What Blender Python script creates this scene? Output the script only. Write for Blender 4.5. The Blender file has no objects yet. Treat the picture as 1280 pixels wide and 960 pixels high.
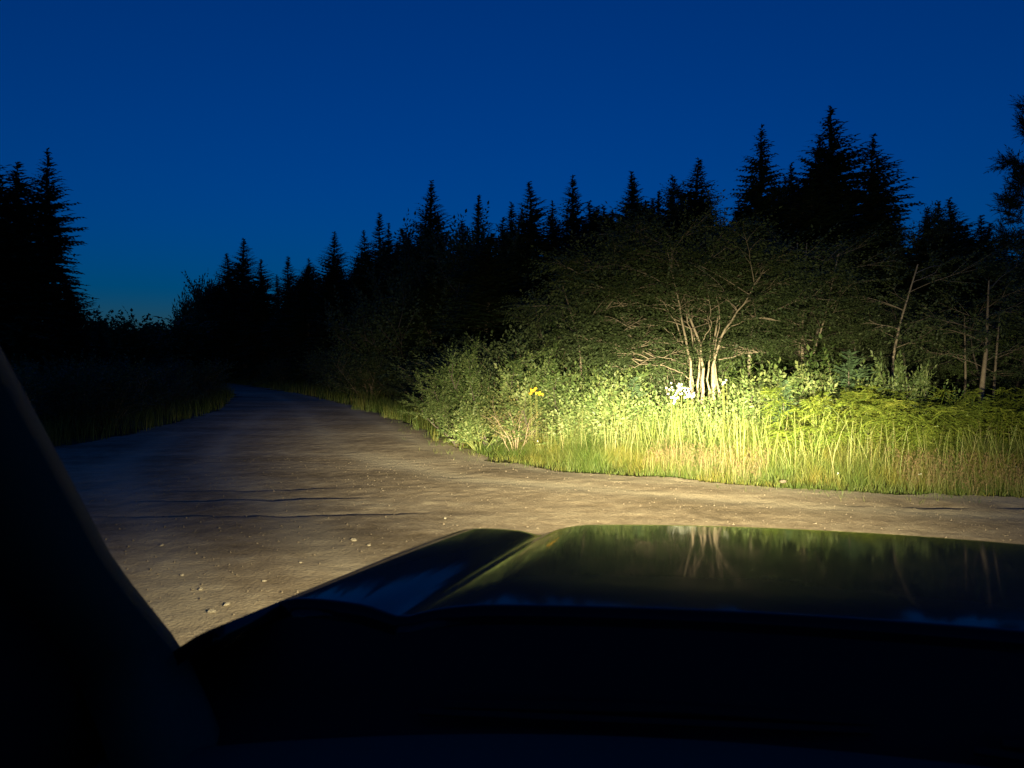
import bpy, math, random
import numpy as np
from mathutils import Vector, Matrix

R = math.radians
scene = bpy.context.scene
col = scene.collection

# ------------------------------------------------------------------ camera
FPX, HORIZON, EYE = 950.0, 456.0, 1.55          # photo focal length in px, horizon row, eye height
cam_d = bpy.data.cameras.new('camera')
cam = bpy.data.objects.new('camera', cam_d)
col.objects.link(cam)
cam_d.sensor_width = 36.0
cam_d.lens = 36.0 * FPX / 1280.0
cam_d.clip_start = 0.05
cam_d.clip_end = 3000.0
cam.location = (0, 0, EYE)
cam.rotation_euler = (R(90) - math.atan((480 - HORIZON) / FPX), 0, 0)
cam_d.dof.use_dof = True
cam_d.dof.focus_distance = 13.0
cam_d.dof.aperture_fstop = 9.0
scene.camera = cam

# ------------------------------------------------------------------ sky (after sunset, no direct sun)
world = bpy.data.worlds.new('World')
scene.world = world
world.use_nodes = True
wn = world.node_tree
bg = wn.nodes['Background']
sky = wn.nodes.new('ShaderNodeTexSky')
sky.sky_type = 'NISHITA'
sky.sun_disc = False
sky.sun_elevation = R(2.3)
sky.sun_rotation = R(180)
sky.altitude = 0
sky.air_density = 1.0
sky.dust_density = 0.0
sky.ozone_density = 8.0
wn.links.new(sky.outputs[0], bg.inputs['Color'])
bg.inputs['Strength'].default_value = 0.15

# ------------------------------------------------------------------ exposure and render
vs = scene.view_settings
vs.view_transform = 'Standard'
vs.look = 'None'
vs.exposure = 0.0
vs.gamma = 1.0
vs.use_curve_mapping = False
cy = scene.cycles
cy.use_denoising = True
cy.max_bounces = 5
cy.diffuse_bounces = 2
cy.glossy_bounces = 2
cy.transmission_bounces = 3
cy.transparent_max_bounces = 6
cy.caustics_reflective = False
cy.caustics_refractive = False
cy.sample_clamp_indirect = 2.0

# ------------------------------------------------------------------ helpers
def at(px, py, Y):
    """World point seen at photo pixel (px, py) at distance Y ahead of the eye."""
    return np.array([(px - 640) / FPX * Y, Y, EYE - (py - HORIZON) / FPX * Y])

def link(o, parent=None):
    col.objects.link(o)
    if parent is not None:
        o.parent = parent
    return o

def tag(o, label=None, cat=None, group=None, kind=None):
    if label: o['label'] = label
    if cat: o['category'] = cat
    if group: o['group'] = group
    if kind: o['kind'] = kind
    return o

def empty(name, loc=(0, 0, 0), rz=0.0, s=1.0):
    o = bpy.data.objects.new(name, None)
    o.empty_display_size = 0.2
    o.location = loc
    o.rotation_euler = (0, 0, rz)
    o.scale = (s, s, s)
    return link(o)

def mesh_np(name, V, F, mat, smooth=False):
    """V (n,3), F list of (m,k) int arrays."""
    me = bpy.data.meshes.new(name)
    V = np.asarray(V, np.float32)
    me.vertices.add(len(V))
    me.vertices.foreach_set('co', V.ravel())
    Fs = F if isinstance(F, list) else [F]
    Fs = [np.asarray(f, np.int32) for f in Fs if len(f)]
    tot = sum(len(f) for f in Fs)
    loops = np.concatenate([f.ravel() for f in Fs])
    ln = np.concatenate([np.full(len(f), f.shape[1], np.int32) for f in Fs])
    st = np.concatenate([[0], np.cumsum(ln)[:-1]]).astype(np.int32)
    me.loops.add(len(loops))
    me.loops.foreach_set('vertex_index', loops)
    me.polygons.add(tot)
    me.polygons.foreach_set('loop_start', st)
    me.polygons.foreach_set('loop_total', ln)
    me.polygons.foreach_set('use_smooth', np.full(tot, smooth, bool))
    me.update(calc_edges=True)
    me.validate()
    if mat is not None:
        me.materials.append(mat)
    return me

def obj(name, me, parent=None):
    return link(bpy.data.objects.new(name, me), parent)

def unit(v):
    v = np.asarray(v, float)
    return v / (np.linalg.norm(v, axis=-1, keepdims=True) + 1e-9)

class Geo:
    """Collects triangles and quads."""
    def __init__(self):
        self.V, self.Q, self.T, self.n = [], [], [], 0
    def add(self, V, Q=None, T=None):
        V = np.asarray(V, float).reshape(-1, 3)
        if Q is not None and len(Q): self.Q.append(np.asarray(Q) + self.n)
        if T is not None and len(T): self.T.append(np.asarray(T) + self.n)
        self.V.append(V); self.n += len(V)
    def tube(self, pts, r0, r1=None, k=6, cap=True):
        pts = np.asarray(pts, float)
        n = len(pts)
        r = np.linspace(r0, r0 if r1 is None else r1, n) if np.isscalar(r0) else np.asarray(r0)
        tg = unit(np.gradient(pts, axis=0))
        ref = np.array([0.31, 0.93, 0.17]) if abs(tg[0][2]) > .8 else np.array([0, 0, 1.0])
        a = unit(np.cross(tg, ref)); b = np.cross(tg, a)
        th = np.arange(k) * 2 * math.pi / k
        ring = pts[:, None, :] + r[:, None, None] * (np.cos(th)[None, :, None] * a[:, None, :] + np.sin(th)[None, :, None] * b[:, None, :])
        i, j = np.meshgrid(np.arange(n - 1), np.arange(k), indexing='ij')
        j2 = (j + 1) % k
        q = np.stack([i * k + j, i * k + j2, (i + 1) * k + j2, (i + 1) * k + j], -1).reshape(-1, 4)
        self.add(ring.reshape(-1, 3), Q=q)
        if cap:
            base = self.n - n * k
            c = np.array([(pts[0]), (pts[-1])])
            self.V.append(c); self.n += 2
            jj = np.arange(k); j2 = (jj + 1) % k
            self.T.append(np.stack([base + j2, base + jj, np.full(k, self.n - 2)], -1))
            o = base + (n - 1) * k
            self.T.append(np.stack([o + jj, o + j2, np.full(k, self.n - 1)], -1))
    def box(self, c, s, rot=None):
        c = np.asarray(c, float); s = np.asarray(s, float) / 2
        v = np.array([[x, y, z] for x in (-1, 1) for y in (-1, 1) for z in (-1, 1)], float) * s
        if rot is not None: v = v @ np.asarray(rot).T
        q = [(0, 1, 3, 2), (4, 6, 7, 5), (0, 4, 5, 1), (2, 3, 7, 6), (0, 2, 6, 4), (1, 5, 7, 3)]
        self.add(v + c, Q=q)
    def leaves(self, P, A, N, L, W, fold=.12):
        """Folded rhombus leaves: base P, axis A, normal N."""
        P = np.asarray(P, float); A = unit(A); N = np.asarray(N, float)
        S = unit(np.cross(A, N)); N = np.cross(S, A)
        L = np.asarray(L, float).reshape(-1, 1) * np.ones((len(P), 1)); W = np.asarray(W, float).reshape(-1, 1) * np.ones((len(P), 1))
        m = P + A * L * .45 + N * W * fold
        tip = P + A * L - N * W * fold
        V = np.stack([P, m + S * W * .5, tip, m - S * W * .5], 1).reshape(-1, 3)
        b = np.arange(len(P))[:, None] * 4
        T = np.concatenate([b + np.array([[0, 1, 2]]), b + np.array([[0, 2, 3]])], 0)
        self.add(V, T=T)
    def mesh(self, name, mat, smooth=False):
        F = []
        if self.Q: F.append(np.concatenate(self.Q))
        if self.T: F.append(np.concatenate(self.T))
        return mesh_np(name, np.concatenate(self.V), F, mat, smooth)

def poly_resample(pts, n):
    pts = np.asarray(pts, float)
    d = np.concatenate([[0], np.cumsum(np.linalg.norm(np.diff(pts, axis=0), axis=1))])
    s = np.linspace(0, d[-1], n)
    return np.stack([np.interp(s, d, pts[:, i]) for i in range(pts.shape[1])], 1)

# ------------------------------------------------------------------ materials
def new_mat(name):
    m = bpy.data.materials.new(name)
    m.use_nodes = True
    nt = m.node_tree
    return m, nt, nt.nodes['Principled BSDF'], nt.nodes['Material Output']

def ramp(nt, fac, stops):
    r = nt.nodes.new('ShaderNodeValToRGB')
    e = r.color_ramp.elements
    while len(e) > 1: e.remove(e[-1])
    e[0].position, e[0].color = stops[0][0], (*stops[0][1], 1)
    for p, c in stops[1:]:
        k = e.new(p); k.color = (*c, 1)
    nt.links.new(fac, r.inputs['Fac'])
    return r.outputs['Color']

def noise(nt, scale, detail=4, rough=.55, vec=None, coord='Object'):
    n = nt.nodes.new('ShaderNodeTexNoise')
    n.inputs['Scale'].default_value = scale
    n.inputs['Detail'].default_value = detail
    n.inputs['Roughness'].default_value = rough
    if vec is None:
        vec = nt.nodes.new('ShaderNodeTexCoord').outputs[coord]
    nt.links.new(vec, n.inputs['Vector'])
    return n.outputs['Fac']

def leaf_mat(name, stops, rough=.55, trans=.25, spec=.25):
    m, nt, p, out = new_mat(name)
    g = nt.nodes.new('ShaderNodeNewGeometry')
    oi = nt.nodes.new('ShaderNodeObjectInfo')
    mx = nt.nodes.new('ShaderNodeMath'); mx.operation = 'MULTIPLY_ADD'
    nt.links.new(oi.outputs['Random'], mx.inputs[0]); mx.inputs[1].default_value = .3
    sc_ = nt.nodes.new('ShaderNodeMath'); sc_.operation = 'MULTIPLY'; sc_.inputs[1].default_value = .7
    nt.links.new(g.outputs['Random Per Island'], sc_.inputs[0])
    nt.links.new(sc_.outputs[0], mx.inputs[2])
    c = ramp(nt, mx.outputs[0], stops)
    nt.links.new(c, p.inputs['Base Color'])
    p.inputs['Roughness'].default_value = rough
    p.inputs['Specular IOR Level'].default_value = spec
    if trans:
        t = nt.nodes.new('ShaderNodeBsdfTranslucent')
        nt.links.new(c, t.inputs['Color'])
        ms = nt.nodes.new('ShaderNodeMixShader')
        ms.inputs[0].default_value = trans
        nt.links.new(p.outputs[0], ms.inputs[1]); nt.links.new(t.outputs[0], ms.inputs[2])
        nt.links.new(ms.outputs[0], out.inputs['Surface'])
    return m

def bark_mat(name, a, b, scale=14):
    m, nt, p, out = new_mat(name)
    f = noise(nt, scale, 5, .65)
    nt.links.new(ramp(nt, f, [(.32, a), (.68, b)]), p.inputs['Base Color'])
    p.inputs['Roughness'].default_value = .85
    bu = nt.nodes.new('ShaderNodeBump'); bu.inputs['Strength'].default_value = .5; bu.inputs['Distance'].default_value = .01
    nt.links.new(f, bu.inputs['Height']); nt.links.new(bu.outputs[0], p.inputs['Normal'])
    return m

def plain_mat(name, c, rough=.6, metal=0.0, coat=0.0, bump=0.0, bscale=200):
    m, nt, p, out = new_mat(name)
    f = noise(nt, bscale, 3)
    lo = tuple(x * .85 for x in c); hi = tuple(min(1, x * 1.15) for x in c)
    nt.links.new(ramp(nt, f, [(.3, lo), (.7, hi)]), p.inputs['Base Color'])
    p.inputs['Roughness'].default_value = rough
    p.inputs['Metallic'].default_value = metal
    p.inputs['Coat Weight'].default_value = coat
    p.inputs['Coat Roughness'].default_value = .03
    if bump:
        bu = nt.nodes.new('ShaderNodeBump'); bu.inputs['Strength'].default_value = bump; bu.inputs['Distance'].default_value = .002
        nt.links.new(f, bu.inputs['Height']); nt.links.new(bu.outputs[0], p.inputs['Normal'])
    return m

M = {}
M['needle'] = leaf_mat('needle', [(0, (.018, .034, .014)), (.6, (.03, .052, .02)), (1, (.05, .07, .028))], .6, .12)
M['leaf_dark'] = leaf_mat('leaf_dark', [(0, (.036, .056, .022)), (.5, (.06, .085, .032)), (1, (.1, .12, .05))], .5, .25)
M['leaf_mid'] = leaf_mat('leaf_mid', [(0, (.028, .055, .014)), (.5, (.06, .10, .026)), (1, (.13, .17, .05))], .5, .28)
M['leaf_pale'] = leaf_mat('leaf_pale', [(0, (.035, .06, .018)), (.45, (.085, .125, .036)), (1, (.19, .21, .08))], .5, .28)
M['leaf_dry'] = leaf_mat('leaf_dry', [(0, (.07, .085, .03)), (.5, (.11, .12, .04)), (.8, (.17, .15, .05)), (1, (.22, .15, .06))], .6, .2)
M['herb'] = leaf_mat('herb', [(0, (.04, .075, .012)), (.5, (.085, .13, .022)), (1, (.16, .18, .04))], .5, .3)
M['fern'] = leaf_mat('fern', [(0, (.045, .07, .009)), (.5, (.10, .135, .018)), (1, (.17, .18, .03))], .5, .3)
M['grass'] = leaf_mat('grass', [(0, (.055, .085, .016)), (.5, (.09, .125, .024)), (.85, (.14, .155, .038)), (1, (.22, .18, .075))], .55, .3)
nt = M['grass'].node_tree; p = nt.nodes['Principled BSDF']        # patches of fresher and of straw-dry grass
src = p.inputs['Base Color'].links[0].from_socket
mx = nt.nodes.new('ShaderNodeMix'); mx.data_type = 'RGBA'; mx.blend_type = 'MULTIPLY'; mx.inputs['Factor'].default_value = 1
nt.links.new(src, mx.inputs['A']); nt.links.new(ramp(nt, noise(nt, 1.3, 3, .6), [(.35, (.6, .78, .55)), (.5, (1, 1, 1)), (.64, (1.5, 1.12, 1.0))]), mx.inputs['B'])
for l_ in list(src.links):
    if l_.to_node != mx: nt.links.new(mx.outputs['Result'], l_.to_socket)
M['straw'] = leaf_mat('straw', [(0, (.10, .12, .035)), (.5, (.16, .17, .055)), (1, (.24, .21, .09))], .6, .2)
M['seed'] = leaf_mat('seed', [(0, (.10, .065, .035)), (.5, (.15, .10, .05)), (1, (.2, .15, .07))], .7, .2)
M['white_petal'] = leaf_mat('white_petal', [(0, (.4, .4, .36)), (1, (.6, .6, .55))], .5, .3)
M['yellow_petal'] = leaf_mat('yellow_petal', [(0, (.75, .36, .02)), (1, (.8, .5, .03))], .5, .2)
M['bark'] = bark_mat('bark', (.10, .075, .05), (.2, .16, .11))
M['bark_pale'] = bark_mat('bark_pale', (.14, .11, .072), (.27, .22, .15))
M['bark_mid'] = bark_mat('bark_mid', (.16, .125, .085), (.28, .23, .16))
M['bark_birch'] = bark_mat('bark_birch', (.15, .11, .07), (.42, .36, .28), 9)
M['twig'] = bark_mat('twig', (.14, .10, .06), (.26, .2, .13))
M['bark_dark'] = bark_mat('bark_dark', (.045, .035, .026), (.1, .08, .06))
M['stem'] = leaf_mat('stem', [(0, (.09, .12, .03)), (1, (.16, .16, .05))], .6, 0)

def ground_mat(name, stops, s1, s2, s3, bump, dist):
    m, nt, p, out = new_mat(name)
    tc = nt.nodes.new('ShaderNodeTexCoord').outputs['Object']
    mp = nt.nodes.new('ShaderNodeMapping'); mp.inputs['Scale'].default_value = (.35, 1, 1)
    nt.links.new(tc, mp.inputs['Vector'])
    mp.inputs['Rotation'].default_value = (0, 0, .15)
    a = noise(nt, s1, 5, .6, mp.outputs[0]); b = noise(nt, s2, 5, .65, tc); c = noise(nt, s3, 3, .6, tc)
    def mm(op, x, y):
        n = nt.nodes.new('ShaderNodeMath'); n.operation = op
        for i, v in enumerate((x, y)):
            if isinstance(v, (int, float)): n.inputs[i].default_value = v
            else: nt.links.new(v, n.inputs[i])
        return n.outputs[0]
    f = mm('ADD', mm('ADD', mm('MULTIPLY', a, .5), mm('MULTIPLY', b, .3)), mm('MULTIPLY', c, .2))
    nt.links.new(ramp(nt, f, stops), p.inputs['Base Color'])
    p.inputs['Roughness'].default_value = .92
    p.inputs['Specular IOR Level'].default_value = .2
    bu = nt.nodes.new('ShaderNodeBump'); bu.inputs['Strength'].default_value = bump; bu.inputs['Distance'].default_value = dist
    h = mm('ADD', mm('MULTIPLY', b, .6), mm('MULTIPLY', c, .4))
    nt.links.new(h, bu.inputs['Height']); nt.links.new(bu.outputs[0], p.inputs['Normal'])
    return m

M['road'] = ground_mat('road', [(.37, (.12, .09, .052)), (.46, (.21, .16, .10)), (.53, (.29, .23, .15)), (.62, (.43, .355, .235))], .7, 5.0, 38.0, .8, .025)
M['floor'] = ground_mat('floor', [(.35, (.03, .025, .012)), (.5, (.06, .05, .025)), (.65, (.09, .085, .035))], .8, 5.0, 30.0, .8, .05)
M['pebble'] = bark_mat('pebble', (.09, .07, .048), (.19, .15, .10), 40)
M['stone'] = bark_mat('stone', (.2, .17, .12), (.42, .36, .26), 22)

nt = M['road'].node_tree; p = nt.nodes['Principled BSDF']        # wheel paths packed to paler fines
a_ = nt.nodes.new('ShaderNodeAttribute'); a_.attribute_name = 'packed'
mx = nt.nodes.new('ShaderNodeMix'); mx.data_type = 'RGBA'; mx.inputs['B'].default_value = (.42, .36, .25, 1)
m2 = nt.nodes.new('ShaderNodeMath'); m2.operation = 'MULTIPLY'; m2.inputs[1].default_value = .75
nt.links.new(a_.outputs['Fac'], m2.inputs[0]); nt.links.new(m2.outputs[0], mx.inputs['Factor'])
src = p.inputs['Base Color'].links[0].from_socket
nt.links.new(src, mx.inputs['A']); nt.links.new(mx.outputs['Result'], p.inputs['Base Color'])

# ------------------------------------------------------------------ ground and gravel road
EDGE_R = np.array([(60, 3.5), (14, 7.4), (5.77, 8.56), (3.47, 9.15), (1.72, 10.2), (.68, 10.8), (-.25, 11.9), (-1.02, 13.9),
                   (-1.74, 16.5), (-3.9, 23), (-8.85, 35), (-16.6, 50.8), (-29.8, 73.6), (-62, 112)])
EDGE_L = np.array([(-62, 98), (-46, 86), (-24.5, 61), (-13.2, 36), (-9.7, 25), (-8.3, 17), (-8.4, 13.6), (-14, 12), (-45, 11)])
POLY = np.concatenate([EDGE_R, EDGE_L, [(-60, 10), (-60, -30), (60, -30)]])

def inside(P):
    x, y = P[:, 0], P[:, 1]
    r = np.zeros(len(P), bool)
    n = len(POLY)
    for i in range(n):
        (x0, y0), (x1, y1) = POLY[i], POLY[(i + 1) % n]
        c = ((y0 > y) != (y1 > y))
        if y0 != y1:
            r ^= c & (x < (x1 - x0) * (y - y0) / (y1 - y0) + x0)
    return r

rng = np.random.default_rng(7)
def vnoise(x, y, s, seed=0):
    """Smooth value noise in 0..1."""
    t = np.random.default_rng(seed).random((64, 64))
    u, v = x / s, y / s
    i, j = np.floor(u).astype(int), np.floor(v).astype(int)
    fu, fv = u - i, v - j
    fu = fu * fu * (3 - 2 * fu); fv = fv * fv * (3 - 2 * fv)
    g = lambda a, b: t[a % 64, b % 64]
    return (g(i, j) * (1 - fu) + g(i + 1, j) * fu) * (1 - fv) + (g(i, j + 1) * (1 - fu) + g(i + 1, j + 1) * fu) * fv

SCARPS = [  # scraped edges: points along the road, drop
    ([(-6.6, 9.3), (-4, 9.15), (-1.9, 9.3)], .020), ([(-6, 8.5), (-3.6, 8.45), (-1.5, 8.6)], .034), ([(-4.6, 7.55), (-2.6, 7.5), (-.7, 7.65)], .026),
    ([(3.4, 8.1), (5.2, 7.95), (7.6, 7.75)], .036), ([(.6, 9.3), (2.4, 8.7)], .012), ([(-1.4, 10.3), (.3, 9.75)], .012)]
TRACKS = [np.array(t_, float) for t_ in ([(9, 6.6), (3.2, 8.0), (-.6, 9.9), (-3.0, 13.4), (-5.0, 19), (-7.6, 27), (-11.5, 37), (-21, 55)], [(9, 7.7), (3.4, 9.1), (.4, 10.8), (-1.6, 14.0), (-3.4, 19.4), (-6.0, 27.5), (-10, 37), (-19, 55)],
    [(-.6, 4.5), (-2.2, 7.5), (-4.4, 11), (-6.0, 16), (-8.0, 25)], [(-2.0, 4.5), (-3.6, 7.5), (-5.8, 11), (-7.2, 16)])]
def track_field(x, y):
    f = np.zeros(x.shape)
    for pts in TRACKS:
        dmin = np.full(x.shape, 9.0)
        for a, b in zip(pts[:-1], pts[1:]):
            d = b - a; t = np.clip(((x - a[0]) * d[0] + (y - a[1]) * d[1]) / (d @ d), 0, 1)
            dmin = np.minimum(dmin, np.hypot(x - a[0] - t * d[0], y - a[1] - t * d[1]))
        dmin = dmin + .25 * (vnoise(x, y, 1.1, 41) - .5)
        f = np.maximum(f, np.exp(-(dmin / .28) ** 2) * (.3 + .9 * vnoise(x, y, 1.7, 42)))
    return np.clip(f, 0, 1)
def road_height(x, y):
    z = .05 * (vnoise(x, y, 3.1, 1) - .5) + .006 * (vnoise(x * .6 + y * .3, y, .9, 2) - .5) + .004 * (vnoise(x, y, .31, 3) - .5) + .008 * (vnoise(x, y, .12, 4) - .5)
    for pts, h in SCARPS:
        pts = np.array(pts); x0, x1 = pts[0, 0], pts[-1, 0]
        sd = y - np.interp(x, pts[:, 0], pts[:, 1]) + .10 * (vnoise(x, y, .45, 9) - .5) + .05 * (vnoise(x, y, .14, 10) - .5)
        win = np.clip((x - x0) / .6, 0, 1) * np.clip((x1 - x) / .6, 0, 1)
        amp = h * win * np.clip(2.2 * vnoise(x, x * 0, .5, 11) - .35, 0, 1.2)
        z -= amp * np.exp(-np.clip(sd, 0, None) / .28) * (sd > 0) * (sd < 2)
    return z - .012 * track_field(x, y)

def road_patch(xs, ys, cut=None):
    X, Y = np.meshgrid(xs, ys)
    P = np.stack([X.ravel(), Y.ravel()], 1)
    z = road_height(P[:, 0], P[:, 1]) + .045
    V = np.column_stack([P, z])
    nx, ny = len(xs), len(ys)
    i, j = np.meshgrid(np.arange(ny - 1), np.arange(nx - 1), indexing='ij')
    q = np.stack([i * nx + j, i * nx + j + 1, (i + 1) * nx + j + 1, (i + 1) * nx + j], -1).reshape(-1, 4)
    c = V[q].mean(1)[:, :2]
    w = .35 * (np.stack([vnoise(c[:, 0], c[:, 1], .5, 5), vnoise(c[:, 0], c[:, 1], .5, 6)], 1) - .5)
    q = q[inside(c + w)]
    return V, q

ys = np.concatenate([np.arange(-30, 2, 1.0), np.arange(2, 13, .05), np.arange(13, 24, .1), np.arange(24, 50, .4), np.arange(50, 114, 1.5)])
xs = np.concatenate([np.arange(-62, -12, 1.2), np.arange(-12, -6, .12), np.arange(-6, 9, .055), np.arange(9, 14, .2), np.arange(14, 61, 1.5)])
V, q = road_patch(xs, ys)
used = np.unique(q); rm = np.full(len(V), -1); rm[used] = np.arange(len(used))
road = obj('gravel_road', mesh_np('gravel_road', V[used], rm[q], M['road'], True))
tag(road, kind='structure')
at_ = road.data.attributes.new('packed', 'FLOAT', 'POINT'); at_.data.foreach_set('value', track_field(V[used][:, 0], V[used][:, 1]).astype(np.float32))

gx = np.concatenate([np.linspace(-900, -60, 12)[:-1], np.linspace(-60, 60, 61), np.linspace(60, 900, 12)[1:]])
X, Y = np.meshgrid(gx, gx)
Z = .06 * (vnoise(X, Y, 5, 21) - .5) - .03
n = len(gx)
i, j = np.meshgrid(np.arange(n - 1), np.arange(n - 1), indexing='ij')
q = np.stack([i * n + j, i * n + j + 1, (i + 1) * n + j + 1, (i + 1) * n + j], -1).reshape(-1, 4)
ground = obj('ground', mesh_np('ground', np.stack([X.ravel(), Y.ravel(), Z.ravel()], 1), q, M['floor'], True))
tag(ground, kind='structure')

# ------------------------------------------------------------------ the vehicle that the photo is taken from
HEAD = R(14.0)                                    # it points to the right of the view
CAR_X = 0.26                                      # eye sits this far left of its centre line
car = empty('car', (CAR_X * math.cos(HEAD), -CAR_X * math.sin(HEAD), 0), -HEAD)
tag(car, 'dark glossy car seen from its driver seat, bonnet filling the foreground', 'car')
M['paint'] = plain_mat('paint', (.006, .008, .007), .5, 0, 1.0, 0, 300)
M['paint'].node_tree.nodes['Principled BSDF'].inputs['Specular IOR Level'].default_value = .05
M['paint'].node_tree.nodes['Principled BSDF'].inputs['Coat IOR'].default_value = 1.40
nt = M['paint'].node_tree; p = nt.nodes['Principled BSDF']
p.inputs['Coat Weight'].default_value = .52
f = ramp(nt, noise(nt, 7, 6, .7), [(.35, (.04,) * 3), (.6, (.085,) * 3), (.75, (.2,) * 3)])     # dusty film on the clear coat
nt.links.new(f, p.inputs['Coat Roughness'])
M['plastic'] = plain_mat('plastic', (.008, .008, .008), .75, 0, 0, .6, 900)
M['dash'] = plain_mat('dash', (.11, .095, .07), .8, 0, 0, .8, 700)
M['trim'] = plain_mat('trim', (.12, .09, .06), .85, 0, 0, .5, 800)
M['rubber'] = plain_mat('rubber', (.012, .012, .012), .85)
M['steel'] = plain_mat('steel', (.35, .35, .36), .3, 1.0)
M['chrome'] = plain_mat('chrome', (.6, .6, .6), .1, 1.0)
m, nt, p, out = new_mat('windscreen_glass')
tb = nt.nodes.new('ShaderNodeBsdfTransparent'); tb.inputs['Color'].default_value = (.96, .97, .965, 1)
nt.links.new(tb.outputs[0], out.inputs['Surface'])
M['glass'] = m
m, nt, p, out = new_mat('headlight_lens')
p.inputs['Base Color'].default_value = (.8, .78, .7, 1); p.inputs['Roughness'].default_value = .1
p.inputs['Emission Color'].default_value = (1, .86, .62, 1); p.inputs['Emission Strength'].default_value = 2.0
M['lens'] = m

def sstep(a, b, x):
    t = np.clip((x - a) / (b - a), 0, 1)
    return t * t * (3 - 2 * t)
def front_y(x):
    return 2.13 - .24 * np.clip(np.abs(x) / .92, 0, 1.1) ** 2.6
def side_x(y):
    return .955 - .10 * sstep(1.1, 2.1, y)
def body_z(x, y):
    ax = np.abs(x)
    t_ = np.clip((y - .95) / 1.1, -.3, 1.2)
    z = 1.219 - .087 * t_ - .018 * t_ * np.abs(t_)
    z = z - .072 * sstep(.78, .95, ax) * np.clip(1 - t_, 0, 1) + .009 * sstep(.55, .75, ax) * np.clip(1 - t_, 0, 1)
    z = z + .018 * sstep(.67, .53, ax) * sstep(.6, 1.1, y) + .012 * (1 - (ax / .6) ** 2) * (ax < .6)
    z = z + .007 * np.exp(-((ax - .78) / .09) ** 2)                 # wing crown
    z = z - .010 * np.exp(-((ax - .645) / .03) ** 2)                 # valley beside the dome
    e = np.clip((ax - (side_x(y) - .08)) / .08, 0, 1)
    z = z - .08 * (1 - np.sqrt(np.clip(1 - (e * .985) ** 2, 0, 1)))
    f = np.clip((y - (front_y(x) - .24)) / .24, 0, 1)
    z = z - .15 * (1 - np.sqrt(np.clip(1 - (f * .985) ** 2, 0, 1)))
    return z

def panel(name, x0, x1, y0f, y1f, nx, ny, mat, parent, skirt=.03):
    s = np.linspace(0, 1, nx); t = np.linspace(0, 1, ny)
    t = 1 - (1 - t) ** 1.35
    S, T = np.meshgrid(s, t)
    X = x0(T) + (x1(T) - x0(T)) * S if callable(x0) else x0 + (x1 - x0) * S
    Yv = y0f(X) + (y1f(X) - y0f(X)) * T
    if callable(x0):
        X = x0(Yv) + (x1(Yv) - x0(Yv)) * S
        Yv = y0f(X) + (y1f(X) - y0f(X)) * T
    Z = body_z(X, Yv)
    V = np.stack([X.ravel(), Yv.ravel(), Z.ravel()], 1)
    i, j = np.meshgrid(np.arange(ny - 1), np.arange(nx - 1), indexing='ij')
    q = np.stack([i * nx + j, i * nx + j + 1, (i + 1) * nx + j + 1, (i + 1) * nx + j], -1).reshape(-1, 4)
    border = np.concatenate([np.arange(nx), np.arange(1, ny) * nx + nx - 1, (ny - 1) * nx + np.arange(nx - 2, -1, -1), np.arange(ny - 2, 0, -1) * nx])
    b0 = len(V)
    V = np.concatenate([V, V[border] - [0, 0, skirt]])
    k = np.arange(len(border)); k2 = (k + 1) % len(border)
    q2 = np.stack([border[k2], border[k], b0 + k, b0 + k2], -1)
    o = obj(name, mesh_np(name, V, [q, q2], mat, True), parent)
    return o

HY0 = lambda x: .972 - .10 * (np.abs(x) / .9) ** 2
hood = panel('hood', -.80, .80, HY0, lambda x: front_y(x), 97, 80, M['paint'], car)
for sgn in (-1, 1):
    if sgn < 0:
        a0, a1 = (lambda y: -side_x(y)), (lambda y: -.804 + 0 * y)
    else:
        a0, a1 = (lambda y: .804 + 0 * y), (lambda y: side_x(y))
    fender = panel('fender', a0, a1, lambda x: .765 + 0 * x, lambda x: front_y(x), 24, 90, M['paint'], car, .02)
    # outer side of the wing with the wheel arch
    g = Geo()
    yy = np.linspace(.62, 1.93, 40); prof = []
    for y in yy:
        xx = float(side_x(np.array(y))); zt = float(body_z(np.array(xx - .001), np.array(y))) - .02
        d = (y - 1.32) / .43
        zb = .30 if abs(d) >= 1 else max(.30, .36 + .43 * math.sqrt(1 - d * d))
        for k in range(7):
            f = k / 6; prof.append((sgn * (xx + .03 * math.sin(math.pi * f) * (1 - f * .3)), y, zt + (zb - zt) * f))
    i, j = np.meshgrid(np.arange(39), np.arange(6), indexing='ij')
    q = np.stack([i * 7 + j, i * 7 + j + 1, (i + 1) * 7 + j + 1, (i + 1) * 7 + j], -1).reshape(-1, 4)
    g.add(prof, Q=q)
    obj('fender_side', g.mesh('fender_side', M['paint'], True), fender)

# cowl, wiper arms, windscreen
g = Geo()
xx = np.linspace(-.925, .925, 41)
def wind_y(x): return .905 - .17 * (np.abs(x) / .9) ** 2.2       # foot of the windscreen
rows = [(lambda x: HY0(x) + .12, lambda x: .60), (lambda x: HY0(x) + .10, lambda x: float(body_z(np.array(x), HY0(x) + .10)) - .012), (lambda x: HY0(x) - .004, lambda x: float(body_z(np.array(x), HY0(x))) - .022),
        (lambda x: HY0(x) - .03, lambda x: 1.135), (lambda x: wind_y(x) + .02, lambda x: 1.118), (lambda x: wind_y(x) - .03, lambda x: 1.11)]
Vc = np.array([[x, float(f(np.array(x))), z(np.array(x))] for f, z in rows for x in xx])
i, j = np.meshgrid(np.arange(5), np.arange(40), indexing='ij')
g.add(Vc, Q=np.stack([i * 41 + j, (i + 1) * 41 + j, (i + 1) * 41 + j + 1, i * 41 + j + 1], -1).reshape(-1, 4))
obj('cowl', g.mesh('cowl', M['plastic'], True), car)
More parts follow.
